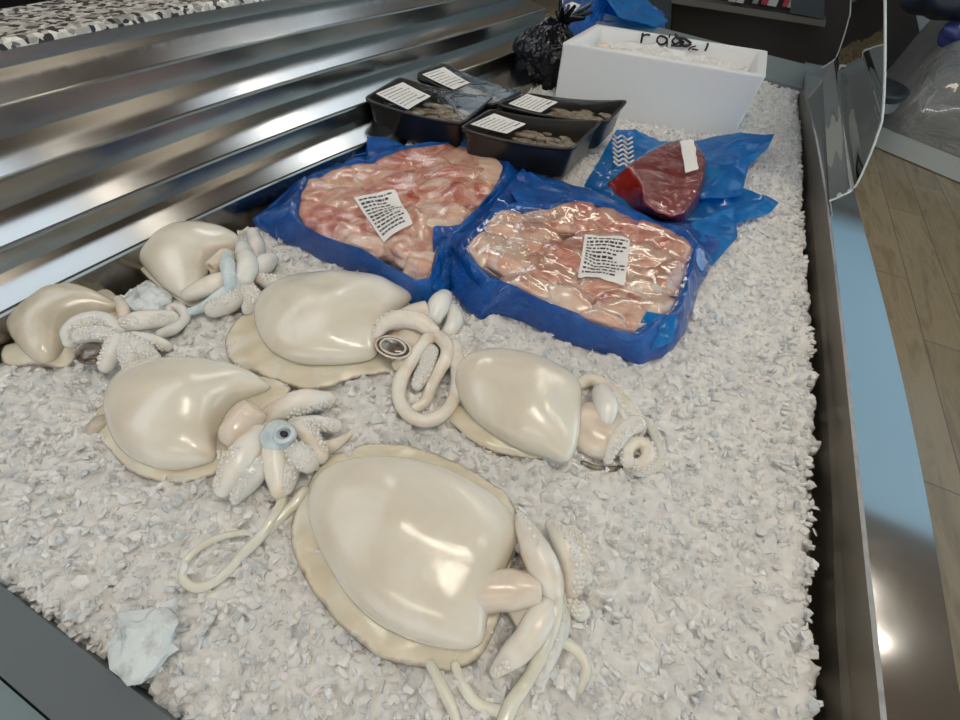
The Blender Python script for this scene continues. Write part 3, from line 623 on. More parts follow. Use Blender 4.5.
def sticker(q, bv, root, z, dense=False, name='label'):
    """four traced corners, draped on a surface; text as small ink bars"""
    C = W(q, z); n = 14; up = .0012
    def pt(u, v, dz=0):
        p = (C[0]*(1-u)+C[1]*u)*(1-v)+(C[3]*(1-u)+C[2]*u)*v
        if bv is not None:
            h = bv.ray_cast(Vector((p[0], p[1], .4)), Vector((0, 0, -1)))
            if h[0]: p = np.array([p[0], p[1], h[0].z])
        return p+np.array([0, 0, up+dz])
    m = MB(); U = np.linspace(0, 1, n); Zg = np.array([[pt(u, v) for u in U] for v in U])
    for _ in range(2): Zg[1:-1, :, 2] = np.maximum(Zg[1:-1, :, 2], (Zg[:-2, :, 2]+Zg[2:, :, 2])/2)
    m.grid(Zg); o = m.build(name, M['paper'], root)
    k = MB()
    def gp(u, v):
        a = u*(n-1); b = v*(n-1); i, j = min(n-2, int(a)), min(n-2, int(b)); a -= i; b -= j
        return (Zg[j, i]*(1-a)+Zg[j, i+1]*a)*(1-b)+(Zg[j+1, i]*(1-a)+Zg[j+1, i+1]*a)*b+np.array([0, 0, .0004])
    def bar(u0, u1, v0, v1):
        st = max(2, int((u1-u0)*14)+1); us = np.linspace(u0, u1, st)
        k.grid([[gp(u, v0) for u in us], [gp(u, v1) for u in us]])
    rs = random.Random(int(q[0][0]*7+q[0][1]))
    rows_ = 11 if dense else 7
    for r in range(rows_):
        v = .08+r*.86/rows_; u = .07; th_ = (.036 if dense else .022)*(1.3 if r in (1, 5) else 1)
        end = rs.uniform(.6, .94)
        while u < end:
            w = rs.uniform(.03, .12); bar(u, min(u+w, .95), v, v+th_); u += w+rs.uniform(.015, .04)
    if not dense: bar(.62, .92, .84, .88)
    k.build('print', M['ink'], o)
bag((400, 215), 'blue plastic bag of pink raw meat nearest the steel steps, label crooked in its middle',
 [(253,221),(268,212),(285,195),(302,177),(330,165),(362,153),(384,142),(412,149),(434,150),(475,147),(504,160),(524,168),(528,186),(512,203),(494,216),(480,240),(462,262),(447,290),(437,296),(413,281),(375,264),(337,257),(300,243),(284,240)],
 [(294,214),(298,196),(307,180),(330,172),(352,165),(372,163),(402,150),(455,144),(488,150),(506,167),(498,185),(472,214),(450,235),(438,250),(431,279),(415,282),(388,266),(365,252),(322,237),(300,224)], .042,
 [(dict(p=[(367,136),(384,137),(412,149),(400,158),(374,163),(345,165),(322,166),(345,158),(366,154)], z=[.035,.03,.015,.01,.01,.005,0,.01,.02]), 'blue'),
  (dict(p=[(253,220),(300,180),(306,195),(292,214),(300,243),(284,240)], z=[.0,.02,.03,.022,-.005,-.005]), 'blue'),
  (dict(p=[(433,228),(439,238),(452,238),(474,218),(500,190),(524,168),(530,186),(502,222),(472,258),(447,292),(433,290)], z=[.035,.03,.03,.03,.03,.02,.01,.01,0,-.005,0.01]), 'blue')],
 [(312,192,26,12,-12,'meat2'),(340,178,26,11,-14,'meat2'),(388,160,28,13,-10,'meat1'),(430,155,32,14,-8,'meat1'),(470,160,28,16,8,'meat2'),(488,166,18,12,30,'meat3'),
  (350,203,36,17,-12,'meat2'),(400,188,36,15,-8,'meat1'),(318,214,24,12,25,'meat1'),(345,225,28,14,28,'meat1'),(438,190,26,15,-20,'meat2'),(462,190,24,16,-35,'meat1'),
  (392,222,30,16,10,'meat1'),(440,218,24,15,-40,'meat3'),(408,248,26,13,15,'meat2'),(424,262,17,14,30,'meat3'),(365,242,24,10,22,'meat3'),(420,225,24,13,70,'meat2'),(452,172,34,14,-10,'meat1'),(372,172,30,13,-8,'meat2')],
 [[(354,201),(395,192),(413,225),(384,244)]], 3)
bag((580, 270), 'blue plastic bag of pale pink raw meat in front of the red tuna block',
 [(436,250),(446,240),(468,228),(498,208),(520,196),(548,180),(586,188),(612,205),(645,214),(680,224),(700,222),(728,215),(736,236),(710,266),(696,290),(682,334),(666,352),(640,361),(605,350),(575,341),(545,328),(515,314),(498,310),(484,318),(466,306),(448,280)],
 [(463,248),(478,232),(496,212),(521,206),(550,209),(578,199),(605,206),(642,219),(680,232),(695,247),(688,270),(685,290),(674,312),(655,320),(640,336),(614,330),(590,323),(579,316),(541,301),(510,286),(494,281),(477,266)], .042,
 [(dict(p=[(646,312),(677,317),(672,342),(640,356),(632,338)], z=[.036,.034,.02,.0,.02]), 'blue_light'),
  (dict(p=[(500,178),(530,172),(560,182),(590,190),(640,212),(600,206),(575,200),(548,209),(520,206)], z=[.01,.03,.02,.02,.03,.03,.03,.03,.03]), 'blue'),
  (dict(p=[(692,222),(715,214),(734,206),(737,238),(712,266),(696,262),(694,244)], z=[.03,.02,.015,.0,.0,.01,.02]), 'blue_light'),
  (dict(p=[(438,250),(446,240),(458,256),(466,266),(478,284),(500,312),(484,319),(466,306)], z=[.01,.02,.03,.032,.03,-.004,-.01,-.004]), 'blue')],
 [(500,222,30,13,5,'meat3'),(482,246,22,14,10,'meat3'),(530,235,30,16,15,'meat2'),(510,258,30,15,25,'meat3'),(560,215,28,14,-15,'meat2'),(582,214,22,14,-10,'meat1'),(612,222,28,13,15,'meat1'),
  (655,236,28,12,18,'meat1'),(680,250,18,14,60,'meat2'),(640,256,30,14,-10,'meat3'),(665,275,22,16,-50,'meat2'),(545,272,32,15,28,'meat2'),(570,255,28,16,10,'meat1'),(530,285,28,13,28,'meat3'),
  (570,298,28,13,25,'meat3'),(610,280,30,14,-20,'meat2'),(625,300,24,12,-14,'meat1'),(632,310,44,17,-12,'meat3'),(604,322,24,10,12,'meat2'),(600,245,28,15,0,'meat2'),(645,285,28,13,-25,'meat3')],
 [[(584,238),(630,239),(623,289),(578,276)]], 6)
# ---- tuna
t_ = thing('bag_of_tuna', at(660, 200, 0), 'dark red block of tuna sealed in clear film on a crumpled light blue bag', 'bag of fish')
flapmesh(W2([(584,186),(600,159),(616,131),(632,131),(659,143),(698,141),(735,134),(772,136),(768,145),(749,163),(741,196),(778,204),(770,213),(735,224),(700,228),(660,222),(615,205)], [.012+v for v in (0,.0,.015,.02,.0,.0,.01,.02,.02,.01,.0,.01,.005,0,0,0,0)]), 'blue_light', t_, 9, 20, .010)
flapmesh(W2([(690,165),(735,140),(774,135),(768,148),(748,166),(741,196),(700,200)], [.03+v for v in (0,.01,.01,.01,0,-.01,0)]), 'blue_light', t_, 12, 12, .009)
flapmesh(W([(560,186),(598,196),(640,214),(695,226),(690,234),(640,222),(600,208),(560,194)], .004), 'blue', t_, 14, 8, .004)
wp = MB(); rp = random.Random(4)
for i in range(7):
    x0, y0 = 612+i*.3, 135+i*4.6; P = [(x0+j*5, y0+(2.2 if j % 2 else -1.2)+j*.9) for j in range(5)]
    tube_pts(wp, catmull([at(*q, .032) for q in P], 4), .0022, 5)
wp.build('white_print', M['paper'], t_)
# block: base ring and top ring
def block():
    base = W([(602,187),(612,196),(624,205),(640,213),(652,219),(668,225),(683,226),(697,212),(706,192),(709,165),(694,150),(640,160)], .012)
    top = W([(628,165),(636,175),(642,185),(644,203),(656,211),(671,216),(684,213),(695,198),(703,178),(705,158),(693,141),(668,142)], .058)
    def dense(P):
        Q = []
        for i in range(len(P)):
            for t in np.linspace(0, 1, 8, endpoint=False): Q.append(P[i]+(P[(i+1) % len(P)]-P[i])*t)
        Q = np.array(Q)
        for _ in range(3): Q = (np.roll(Q, 1, 0)+2*Q+np.roll(Q, -1, 0))/4
        return Q
    b = dense(base); t = dense(top); m = MB(); rows = []
    for k in np.linspace(0, 1, 12):
        P = b+(t-b)*k; rows.append([tuple(p+np.array([0, 0, .002*nz(p, 60, 4)])) for p in P])
    ct = t.mean(0)
    for s in (.94, .8, .6, .4, .2, .02): rows.append([tuple(ct+(p-ct)*s+np.array([0, 0, .003*(1-s**3)+.0015*nz(p*s, 50, 6)])) for p in t])
    m.grid(rows, closed_u=True)
    nb = len(b)
    for fi in range(11*nb):
        if fi % nb < 25 or fi % nb > 90: m.mi[fi] = 1
    o = m.build('tuna_block', [M['tuna'], M['tuna_cut']], t_)
    f_ = MB(); R2 = [[tuple(ct+(np.array(p)-ct)*1.012+np.array([0, 0, .0018+.0018*abs(nz(np.array(p), 45, 8))])) for p in r] for r in rows]
    f_.grid(R2, closed_u=True); f_.build('clear_film', M['film_tuna'], t_); return BVHTree.FromPolygons([Vector(v) for v in f_.v], f_.f)
tb = block()
C = [(679,143),(693,141),(697,172),(684,176)]
def plain_sticker(C, bv, root, z):
    q = W(C, z); m = MB(); n = 14; rows = []
    for v in np.linspace(0, 1, n):
        row = []
        for u in np.linspace(0, 1, n):
            w = .10*nz((u, v, 0), 5, 3); p = (q[0]*(1-u)+q[1]*u)*(1-v)+(q[3]*(1-u)+q[2]*u)*v; p = p+(q[1]-q[0])*w; h = bv.ray_cast(Vector((p[0], p[1], .4)), Vector((0, 0, -1))); row.append((p[0], p[1], (h[0].z if h[0] else z)+.0015))
        rows.append(row)
    m.grid(rows); return m.build('white_label', M['paper'], root)
plain_sticker(C, tb, t_, .058)
# ================================================================== TRAYS
def tray(corners, zl, label, sd, hgt=None):
    C = W(corners, zl); C = C[:, :3].copy()      # front-left, back-left, back-right, front-right
    C = C.mean(0)+(C-C.mean(0))*1.05; cen = C.mean(0); root = thing('meat_tray', (cen[0], cen[1], .028), label, 'food tray', 'black plastic food trays')
    Zb = .028
    def rr(k, z, cr=.18, n=8):
        """rounded quad ring scaled k"""
        P = []
        for i in range(4):
            p, a, b = C[i], C[i-1], C[(i+1) % 4]; p, a, b = [cen+(x-cen)*k for x in (p, a, b)]; la = .016
            pa = p+nrm(a-p)*la; pb = p+nrm(b-p)*la
            for t in np.linspace(0, 1, n): P.append(pa*(1-t)**2+2*p*t*(1-t)+pb*t*t)
            for t in np.linspace(0, 1, 10)[1:-1]:
                q = cen+(C[(i+1) % 4]-cen)*k; q2 = q+nrm(p-q)*la; P.append(pb+(q2-pb)*t)
        P = np.array(P); e1 = nrm((C[3]-C[0])[:2]); u = (P[:, :2]-cen[:2])@e1; L = np.linalg.norm((C[3]-C[0])[:2])/2
        P[:, 2] = z+(.007*(u/L)**2-.003)*(1 if z > Zb+.022 else 0); return P
    rows = [rr(.87, Zb), rr(.90, Zb+.006), rr(.945, zl-.008), rr(.95, zl-.007), rr(.995, zl-.006), rr(1.0, zl-.002), rr(.99, zl), rr(.95, zl), rr(.93, zl-.002), rr(.88, Zb+.018)]
    m = MB(); m.grid(rows, closed_u=True); m.grid([rr(.87, Zb), rr(.02, Zb)], closed_u=True); m.build('tray_base', M['black_plastic'], root)
    m = MB(); m.grid([rr(s, Zb+.024) for s in (.89, .6, .3, .01)], closed_u=True); m.build('sauce', M['void'], root)
    e1 = nrm(C[3]-C[0]); e2 = nrm(C[1]-C[0]); L1 = np.linalg.norm(C[3]-C[0]); L2 = np.linalg.norm(C[1]-C[0]); rs = random.Random(sd)
    fm = MB(); V, Fc = ico(2)
    for i in range(34):
        u, v = rs.uniform(-.05, .41)*L1, rs.uniform(-.40, .12)*L2; p = cen+e1*u+e2*v; r = rs.uniform(.006, .012)
        fm.add([np.array([p[0], p[1], zl-.011])+w*np.array([r*1.6, r*.8, r*.35])*(1+.5*nz(w, 2, i)) for w in V], Fc)
    fo = fm.build('food_pieces', M['food'], root); tag(fo, kind='stuff')
    ring = rr(.955, zl+.0005); c2 = ring.mean(0); rows = []
    for s in np.linspace(0, 1, 10):
        P = c2+(ring-c2)*s; P[:, 2] = zl-.001+(ring[:, 2]-zl+.001)*s**2+.001*np.array([nz(p, 40, sd) for p in P])*(1-s); rows.append(P)
    m = MB(); m.grid(rows, closed_u=True); m.build('lid_film', M['lid_film'], root); bv = BVHTree.FromPolygons([Vector(v) for v in m.v], m.f)
    return root, bv
LZ = .086
for cs, lab, st in (([(366,100),(401,79),(492,98),(462,124)], 'black food tray at the left of the four, nearest the steel steps and front', [(376,96),(403,84),(431,96),(408,109)]),
          ([(417,75),(443,65),(521,92),(492,106)], 'black food tray at the back left, label on its steel-step end', [(422,76),(444,69),(470,83),(454,89)]),
          ([(498,107),(530,93),(625,103),(607,121)], 'black food tray at the back right beside the white foam box', [(508,107),(527,95),(558,102),(540,113)]),
          ([(462,131),(492,110),(599,124),(572,148)], 'black food tray at the front right, lowest in view of the four', [(470,128),(494,115),(526,124),(507,134)])):
    r_, bv = tray(cs, LZ, lab, int(cs[0][0])); sticker(st, bv, r_, LZ)
# ================================================================== FOAM BOX
fb = thing('foam_box', at(640, 130, 0), 'open white polystyrene box of ice and shellfish standing at the far end', 'foam box')
zt = .135; FL, FR, BR, BL = [at(*q, zt) for q in ((562,43),(766,77),(768,51),(596,24))]
tc_ = (FL+FR+BR+BL)/4
BRq = BR.copy(); th_ = .022
def quad(k, z, ins=0):
    P = []
    Cs = [FL, FR, BR, BL]
    for i in range(4):
        p, a, b = Cs[i], Cs[i-1], Cs[(i+1) % 4]; p2 = p+nrm(a-p)*ins+nrm(b-p)*ins; p2 = tc_+(p2-tc_)*k; P.append([p2[0], p2[1], z])
    return P
def rq(k, z, ins=0, r=.008, n=5):
    Q = np.array(quad(k, z, ins)); P = []
    for i in range(4):
        p, a, b = Q[i], Q[i-1], Q[(i+1) % 4]; pa, pb = p+nrm(a-p)*r, p+nrm(b-p)*r
        for t in np.linspace(0, 1, n): P.append(pa*(1-t)**2+2*p*t*(1-t)+pb*t*t)
    return P
m = MB(); rows = [rq(.975, -.03), rq(.995, zt-.006), rq(1, zt-.002), rq(.995, zt, 0), rq(1, zt, th_*.9), rq(1, zt-.003, th_), rq(.96, .03, th_), rq(.5, .03, th_), rq(.02, .03, th_)]
m.grid(rows, closed_u=True); m.build('box_body', M['foam'], fb)
# heap of ice & shells inside
cI = np.array(quad(.97, zt-.03, th_)); n = 46; rows = []
for v in np.linspace(0, 1, n):
    rows.append([])
    for u in np.linspace(0, 1, n):
        p = (cI[0]*(1-u)+cI[1]*u)*(1-v)+(cI[3]*(1-u)+cI[2]*u)*v
        h = .022*math.sin(math.pi*min(1, u*1.1))*math.sin(math.pi*(.25+v*.6))+.012*nz(p, 40, 2)+.006*nz(p, 120, 3); rows[-1].append((p[0], p[1], p[2]+h-.004))
m = MB(); m.grid(rows); tag(m.build('ice_filling', M['ice'], fb, smooth=False), kind='stuff')
for i in range(9):
    u = .08+.045*i+random.uniform(-.01, .01); v = random.uniform(.3, .6); p = (cI[0]*(1-u)+cI[1]*u)*(1-v)+(cI[3]*(1-u)+cI[2]*u)*v
    V, Fc = ico(2); s_ = random.uniform(.008, .014); m = MB(); m.add([np.array(p)+[0, 0, .008]+w*np.array([s_*1.4, s_, s_*.6])*(1+.3*nz(w, 2, i)) for w in V], Fc); m.build('shellfish', M['pink'], fb)
# handwriting on the inside of the back wall
mk = MB(); bl, br = np.array(quad(1, zt, th_)[3]), np.array(quad(1, zt, th_)[2]); Lb = np.linalg.norm(br-bl); inn = nrm(np.cross(np.array([0, 0, 1.]), br-bl))
inn = inn if inn[1] < 0 else -inn
def wallpt(px, py):
    # intersect pixel ray with the inner back wall plane
    w = R@np.array([px-480, 360-py, -F]); n_ = inn; p0 = bl+inn*.0025+np.array([0, 0, 0]); n2 = nrm(n_+np.array([0, 0, .06])); t = (p0-CAM).dot(n2)/w.dot(n2); return CAM+w*t
for st, r_ in (([(643,33),(642,38),(641,43)], 1.0), ([(643,36),(646,34.5),(650,35)], .8), ([(665,37),(660,36),(657,40),(659,44),(664,44),(667,40),(665,37)], .9), ([(667,38),(667,45),(664,49),(660,48)], .8),
    ([(653,47),(657,44)], .7), ([(669,38),(670,34)], .7), ([(672,41),(676,37),(680,41),(675,44),(672,41)], .9), ([(676,38),(683,38),(688,41),(691,44),(685,46),(680,43)], 1.1), ([(675,34),(679,38),(684,43)], 1.0), ([(671,45),(678,46),(687,45)], .8), ([(688,50),(692,47),(696,46)], .6), ([(692,49),(698,50)], .5), ([(708,43),(707,47),(705,51)], 1.0)):
    P = catmull([wallpt(*q) for q in st], 5); tube_pts(mk, P, r_*.0028, 6)
mk.build('handwriting', M['marker'], fb)
# ================================================================== BLACK BAG, BLUE BAG
def sack(name, px, py, rx, rz, zc, mt, label, cat, ry=None, sd=1, knot=True, tagc=None, fold=.16):
    c = at(px, py, 0); root = thing(name, c, label, cat); V, Fc = ico(5); Wd = []
    ry = ry or rx*.9
    for v in V:
        k = 1+.25*nz(v, 1.3, sd)+fold*abs(nz((v[0]*3, v[1]*3, v[2]*1.0), 1.5, sd+2))*1.5; z = v[2]; pinch = 1-.45*max(0, z)**2
        Wd.append(c+np.array([v[0]*rx*k*pinch, v[1]*ry*k*pinch, zc+z*rz*(1+.1*nz(v, 2, sd))]))
    m = MB(); m.add(Wd, Fc); m.build('sack_body', M[mt], root); return root, c
r_, c = sack('black_sack', 542, 88, .086, .085, .07, 'black_bag', 'tied glossy black plastic sack beside the white foam box', 'plastic bag', sd=4)
m = MB(); k0 = c+np.array([.02, .03, .13])
for i in range(9):
    a = i*.7; P = catmull([k0+[0, 0, -.01], k0+[.012*math.cos(a), .012*math.sin(a), .02], k0+[.045*math.cos(a)+.02, .03*math.sin(a), .045+.012*math.sin(a*3)]], 5); tube_pts(m, P, np.linspace(.012, .004, len(P)), 7)
m.build('gathered_neck', M['black_bag'], r_)
tg = W([(565,6),(572,3),(580,6),(575,11),(570,10)], .15); m = MB(); m.add(np.vstack([tg, tg+[0, 0, .003]]), [(0,1,2,3,4),(9,8,7,6,5)]+[(i, i+5, (i+1) % 5+5, (i+1) % 5) for i in range(5)]); tag(m.build('paper_tag', M['paper'], r_, smooth=False), 'torn white paper tag on the black neck')
bb = thing('blue_sack', at(600, 12, 0), 'blue plastic sheet bag slumped behind the white foam box', 'plastic bag')
BP = [(572,-40),(640,-60),(634,8),(664,17),(664,30),(600,30),(560,60),(555,30)]
flapmesh(W2(BP, [.03+v for v in (.06,.03,.02,0,-.02,-.02,-.02,.03)]), 'blue', bb, 21, 22, .03, 'sheet')
flapmesh(W2([(585,-30),(600,-40),(668,22),(655,28),(618,18)], [.05+v for v in (.06,.06,-.01,-.01,.01)]), 'blue_light', bb, 22, 16, .015, 'light_fold')
# ================================================================== ROOM
def plankfloor():
    m = mat('wood_plank_floor', rough=.22, Coat_Weight=.35, Coat_Roughness=.12); tc = N(m, 'ShaderNodeTexCoord'); mp = N(m, 'ShaderNodeMapping'); mp.inputs['Rotation'].default_value = (0, 0, math.radians(90))
    lk(m, tc.outputs['Object'], mp.inputs['Vector']); b = N(m, 'ShaderNodeTexBrick'); b.offset = .37
    for k, v in (('Scale', 1), ('Brick Width', 1.3), ('Row Height', .19), ('Mortar Size', .0025), ('Mortar Smooth', .2)): b.inputs[k].default_value = v
    b.inputs['Color1'].default_value = (.28,.195,.10,1); b.inputs['Color2'].default_value = (.34,.245,.13,1); b.inputs['Mortar'].default_value = (.12,.085,.055,1); lk(m, mp.outputs[0], b.inputs['Vector'])
    n1 = noisetex(m, 3.5, 6, .6, dist=1, stretch=(6, .8, 1)); c = ramp(m, n1, [(.3, (.55,.52,.48)), (.55, (1,1,1)), (.75, (.8,.78,.75))])
    mx = N(m, 'ShaderNodeMix', data_type='RGBA', blend_type='MULTIPLY'); mx.inputs[0].default_value = .8; lk(m, b.outputs['Color'], mx.inputs[6]); lk(m, c, mx.inputs[7]); lk(m, mx.outputs[2], bsdf(m).inputs['Base Color'])
    return m
RX0, RX1, RY0, RY1, RZ0, RZ1 = -2.6, 5.5, -3., 7.2, -.85, 2.15
def slab(name, lo, hi, mt):
    m = MB(); m.box(lo, hi); return tag(m.build(name, mt, smooth=False), kind='structure')
wallm = mat('painted_wall', (.34,.33,.31), .7); ceilm = mat('ceiling_paint', (.38,.27,.18), .8)
slab('floor', (RX0, RY0, RZ0-.1), (RX1, RY1, RZ0), plankfloor())
slab('ceiling', (RX0, RY0, RZ1), (RX1, RY1, RZ1+.1), ceilm)
def wall_with_windows(name, axis, pos, th, a0, a1, wins, mt, col, st):
    """wall in plane axis=pos, spanning a0..a1; wins list (s0,s1,z0,z1)"""
    m = MB()
    def bx(s0, s1, z0, z1):
        lo, hi = sorted((pos, pos+th));
        if axis == 'x': m.box((lo, s0, z0), (hi, s1, z1))
        else: m.box((s0, lo, z0), (s1, hi, z1))
    wins = sorted(wins); s = a0
    for (s0, s1, z0, z1) in wins:
        bx(s, s0, RZ0, RZ1); bx(s0, s1, RZ0, z0); bx(s0, s1, z1, RZ1); s = s1
    bx(s, a1, RZ0, RZ1); tag(m.build(name, mt, smooth=False), kind='structure')
    for (s0, s1, z0, z1) in wins:
        global WN; WN += 1
        p = MB(); d = pos+th*.4
        lo, hi = (d-.005, d+.005)
        if axis == 'x': p.box((lo, s0, z0), (hi, s1, z1)); loc = (d, (s0+s1)/2, z0)
        else: p.box((s0, lo, z0), (s1, hi, z1)); loc = ((s0+s1)/2, d, z0)
        w = bpy.data.objects.new(f'window_{WN}', None); COL.objects.link(w); w.location = loc; tag(w, kind='structure')
        p.build('pane', emis(f'window_daylight_{WN}', col, st), w, smooth=False)
        fr = MB(); t = .04
        for (x0, x1, y0, y1) in ((s0, s1, z0, z0+t), (s0, s1, z1-t, z1), (s0, s0+t, z0, z1), (s1-t, s1, z0, z1), ((s0+s1)/2-t/2, (s0+s1)/2+t/2, z0, z1)):
            e = sorted((pos, pos+th*.5))
            if axis == 'x': fr.box((e[0], x0, y0), (e[1], x1, y1))
            else: fr.box((x0, e[0], y0), (x1, e[1], y1))
        fr.build('window_frame', mat('window_frame_dark', (.05,.05,.055), .4), w, smooth=False)
WN = 0; M['wall_brown'] = mat('brown_wall', (.20,.15,.12), .7)
wall_with_windows('wall_left', 'x', RX0, -.15, RY0, RY1, [(4.6,6.4,-.2,1.9)], M['wall_brown'], (.76,.89,1), 3.0)
wall_with_windows('wall_right', 'x', RX1, .15, RY0, RY1, [(-1.5,1.5,0,1.8), (2.2,6.4,0,1.9)], wallm, (.62,.84,1), 6.0)
wall_with_windows('wall_far', 'y', RY1, .15, RX0, RX1, [(4.0,5.2,.7,2.0)], wallm, (.50,.80,1), 3.0)

for _y0, _y1, _n in ((-1.3, 1.0, 6), (2.05, 3.45, 7)):  # glowing ceiling panels added for the bright reflections in the step treads
    sk = bpy.data.objects.new(f'window_{_n}', None); COL.objects.link(sk); sk.location = (-2, _y0, RZ1-.03); tag(sk, kind='structure'); m = MB(); m.box((-2.58, _y0, RZ1-.03), (-1.45, _y1, RZ1-.01)); m.build('pane', emis(f'skylight_{_n}', (.78,.90,1), 3.4), sk, smooth=False)
sk = bpy.data.objects.new('window_8', None); COL.objects.link(sk); sk.location = (2.4, 4, RZ1-.03); tag(sk, kind='structure'); m = MB(); m.box((1.0, 2.1, RZ1-.03), (4.2, 5.9, RZ1-.01)); m.build('pane', emis('skylight_daylight', (.28,.62,.86), .85), sk, smooth=False)  # blue glowing panel added overhead to tint the reflection in the rim trim
wall_with_windows('wall_near', 'y', RY0, -.15, RX0, RX1, [(-1.6,3.0,-.2,1.9)], wallm, (.9,.95,1), 2.0)
# ceiling lamps
def lamp(x, y, lx, ly, st, col, label):
    t = thing('ceiling_light', (x, y, RZ1-.05), label, 'ceiling light', 'ceiling strip lights')
    m = MB(); m.box((x-lx/2-.02, y-ly/2-.02, RZ1-.03), (x+lx/2+.02, y+ly/2+.02, RZ1)); m.build('housing', mat('lamp_housing', (.7,.7,.7), .4), t, smooth=False)
    m = MB(); m.box((x-lx/2, y-ly/2, RZ1-.05), (x+lx/2, y+ly/2, RZ1-.03)); m.build('diffuser', emis('lamp_diffuser', col, st), t, smooth=False)
WARM = (1,.90,.76)
for (x, y, lx, ly, s_) in ((1.2, 1.5, 1.1, .05, 40), (1.3, 1.3, 1.1, .03, 30), (-1.9, 2.4, .9, .04, 40), (-1.9, 1.15, .9, .03, 25), (.2, .2, 1.2, .25, 26), (.3, -1.6, 1.2, .3, 14), (0, 3.3, 1.6, .12, 30)):
    lamp(x, y, lx, ly, s_, WARM, 'slim lit strip light on the ceiling above the shop')
# far cabinet with packs
cab = thing('dark_shelf_unit', (.5, 6.3, -.85), 'dark shelf unit with a lower board along the far side of the shop', 'shelf unit')
dk = mat('dark_brown_panel', (.030,.024,.020), .4); gy = mat('grey_panel', (.055,.075,.085), .45)
def yat(px, py, y): return aty(px, py, y)
Yc = 6.3
def wallpoly(name, pts, mt, parent, dy=.03, Y=Yc):
    P = [yat(*q, Y) for q in pts]; m = prism(P, 0, (0, dy)); return m.build(name, mt, parent, smooth=False)
wallpoly('back_panel', [(640,-60),(900,-60),(930,80),(650,80)], dk, cab, .3)
wallpoly('side_panel', [(640,-60),(676,-60),(668,60),(630,55)], gy, cab, .05, Yc-.12)
wallpoly('shelf_board', [(672,-3),(826,20),(825,27),(671,3)], mat('shelf_board_grey', (.16,.15,.13), .5), cab, .2, Yc-.20)
wallpoly('upper_panel', [(795,-40),(826,-36),(824,19),(790,13)], gy, cab, .05, Yc-.22)
m = MB(); m.box((aty(650,40,6.3)[0], 6.32, -.85), (aty(930,40,6.3)[0], 6.6, -.5)); m.build('plinth', dk, cab, smooth=False)
cols = [(.5,.5,.48), (.62,.62,.6), (.30,.34,.30), (.5,.04,.07), (.62,.6,.6), (.55,.05,.09), (.6,.6,.58)]
pk = [(728,735,-2),(736,743,-1),(752,757,0),(761,766,1),(767,776,2),(782,786,3),(787,796,4)]
for (x0, x1, b), cc, nm in zip(pk, cols, ('pale grey', 'white', 'grey-green', 'red', 'white and pale grey', 'dark pink', 'off-white')):
    A0 = yat(x0, b+3, Yc-.18); A1 = yat(x1, b+4.5, Yc-.18); hgt_ = .26; m = MB(); m.box((A0[0], Yc-.19, A0[2]), (max(A1[0], A0[0]+.03), Yc-.08, A0[2]+hgt_))
    o = m.build('food_pack', mat('pack_'+nm.replace(' ', '_'), cc, .4), smooth=False); tag(o, f'small {nm} packet standing on the far dark shelf board', 'packet', 'packets on the far shelf')
# beige wall strip
slab('trim_1', (aty(605,0,6.35)[0], 6.35, -.85), (aty(640,0,6.35)[0], 6.6, 1.6), mat('beige_trim', (.42,.40,.34), .6))
# white plinth with plastic heap
pl = [at(880,126,-.74), at(965,156,-.74), at(1100,205,-.74), at(1010,120,-.74)]
m = MB(); xs0, ys0 = 1.32, 4.55
P0 = at(882,127,-.72); P1 = at(985,168,-.72); dv = nrm(P1-P0); pv = np.array([-dv[1], dv[0], 0]); pv = np.array([.10, 1., 0])
Q = [P0, P0+dv*2.2, P0+dv*2.2+pv*1.6, P0+pv*1.6]
m = prism([q*np.array([1, 1, 0])+[0, 0, -.72] for q in Q], -.125); tag(m.build('white_platform', mat('white_platform', (.62,.68,.68), .5), smooth=False), 'low white platform on the wooden floor at the far right', 'platform')
n = 60; rows = []; 
for j in range(n):
    row = []
    for i in range(n):
        u, v = i/(n-1), j/(n-1); p = Q[0]+dv*2.15*u+pv*1.55*v; e = min(1, u*18, (1-u)*5)*min(1, v*8, (1-v)*12)
        h = (.12+(.25+.80*v)*(.55+.45*min(1, u*3))+.35*u)*max(0, e)**.6+.05*nz(p, 4, 2)*e+.03*abs(nz(p, 9, 3))*e; row.append((p[0], p[1], -.718+max(0, h)))
    rows.append(row)
pw = mat('clear_plastic_sheet', (.27,.27,.26), .28, Coat_Weight=.6); bump(pw, noisetex(pw, 5, 5, .6, dist=2), .8, .06)
m = MB(); m.grid(rows); tag(m.build('plastic_cover', pw), 'grey translucent plastic sheet draped over goods at the far right', 'plastic sheet')
nv = mat('navy_cloth', (.012,.02,.045), .5); pu = mat('blue_pack', (.05,.07,.25), .2)
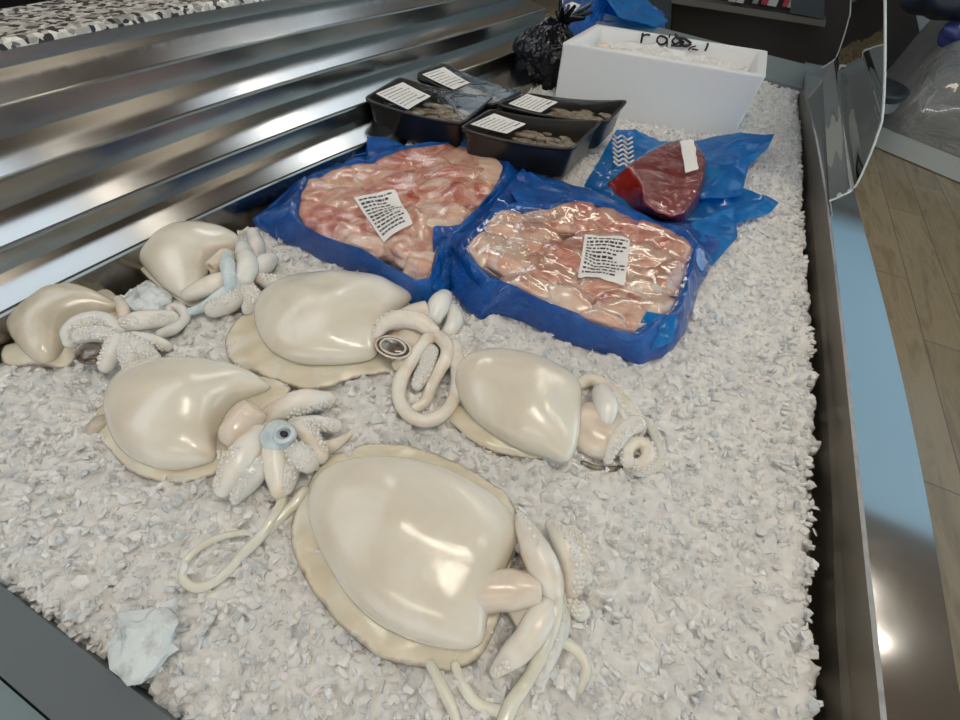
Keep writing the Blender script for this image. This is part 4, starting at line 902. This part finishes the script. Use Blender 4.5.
def lump_at(name, px, py, y, rx, rz, mt, lab, cat, sd):
    c = aty(px, py, y); V, Fc = ico(4); m = MB(); m.add([c+np.array([v[0]*rx, v[1]*rx*.8, v[2]*rz])*(1+.3*nz(v, 1.5, sd)) for v in V], Fc); return tag(m.build(name, mt), lab, cat)
lump_at('navy_bundle', 950, -4, 5.0, .24, .15, nv, 'dark navy bundle lying on the plastic sheet at the top right', 'bundle', 3)
lump_at('blue_packet', 958, 32, 4.9, .10, .08, pu, 'shiny blue packet lying on the plastic sheet at the right', 'packet', 5)
# dark bin on floor seen through the glass
bn = thing('dark_crate', (.95, 4.3, -.85), 'dark grey plastic crate on the floor behind the curved glass', 'crate')
c = at(822, 146, -.85); bt = []
for z, k in ((-.848, .85), (-.5, 1.0), (-.47, 1.05), (-.45, 1.05), (-.45, .95), (-.6, .9)):
    bt.append([c+np.array([k*.30*math.cos(a)*(abs(math.cos(a))**-.4 if abs(math.cos(a)) > .3 else 1.3), .15+k*.26*math.sin(a), z+.85]) for a in np.arange(24)*math.pi/12])
m = MB(); m.grid(bt, closed_u=True); bn.location = (c[0], c[1]+.15, -.85); m.build('crate_body', mat('dark_crate', (.022,.028,.034), .4), bn)
m = MB(); m.grid([bt[1], [np.array(p)+[0, 0, -.06] for p in bt[1]]], closed_u=True); m.v = [tuple(np.array(p)*1.0) for p in m.v]; m.build('pale_band', mat('pale_band', (.25,.25,.24), .5), bn)
# ================================================================== CAMERA / WORLD
cam = bpy.data.cameras.new('camera'); co = bpy.data.objects.new('camera', cam); COL.objects.link(co)
cam.sensor_width = 36; cam.lens = 36*F/960; cam.clip_start = .01
from mathutils import Matrix
Mw = Matrix([list(R[0])+[0], list(R[1])+[0], list(R[2])+[CAMH], [0, 0, 0, 1]]); co.matrix_world = Mw
bpy.context.scene.camera = co
w = bpy.data.worlds.new('world'); bpy.context.scene.world = w; w.use_nodes = True
w.node_tree.nodes['Background'].inputs[0].default_value = (.75,.85,1,1); w.node_tree.nodes['Background'].inputs[1].default_value = 1
vs = bpy.context.scene.view_settings; vs.view_transform = 'Standard'; vs.look = 'None'; vs.exposure = -.9; vs.gamma = 1; vs.use_curve_mapping = False
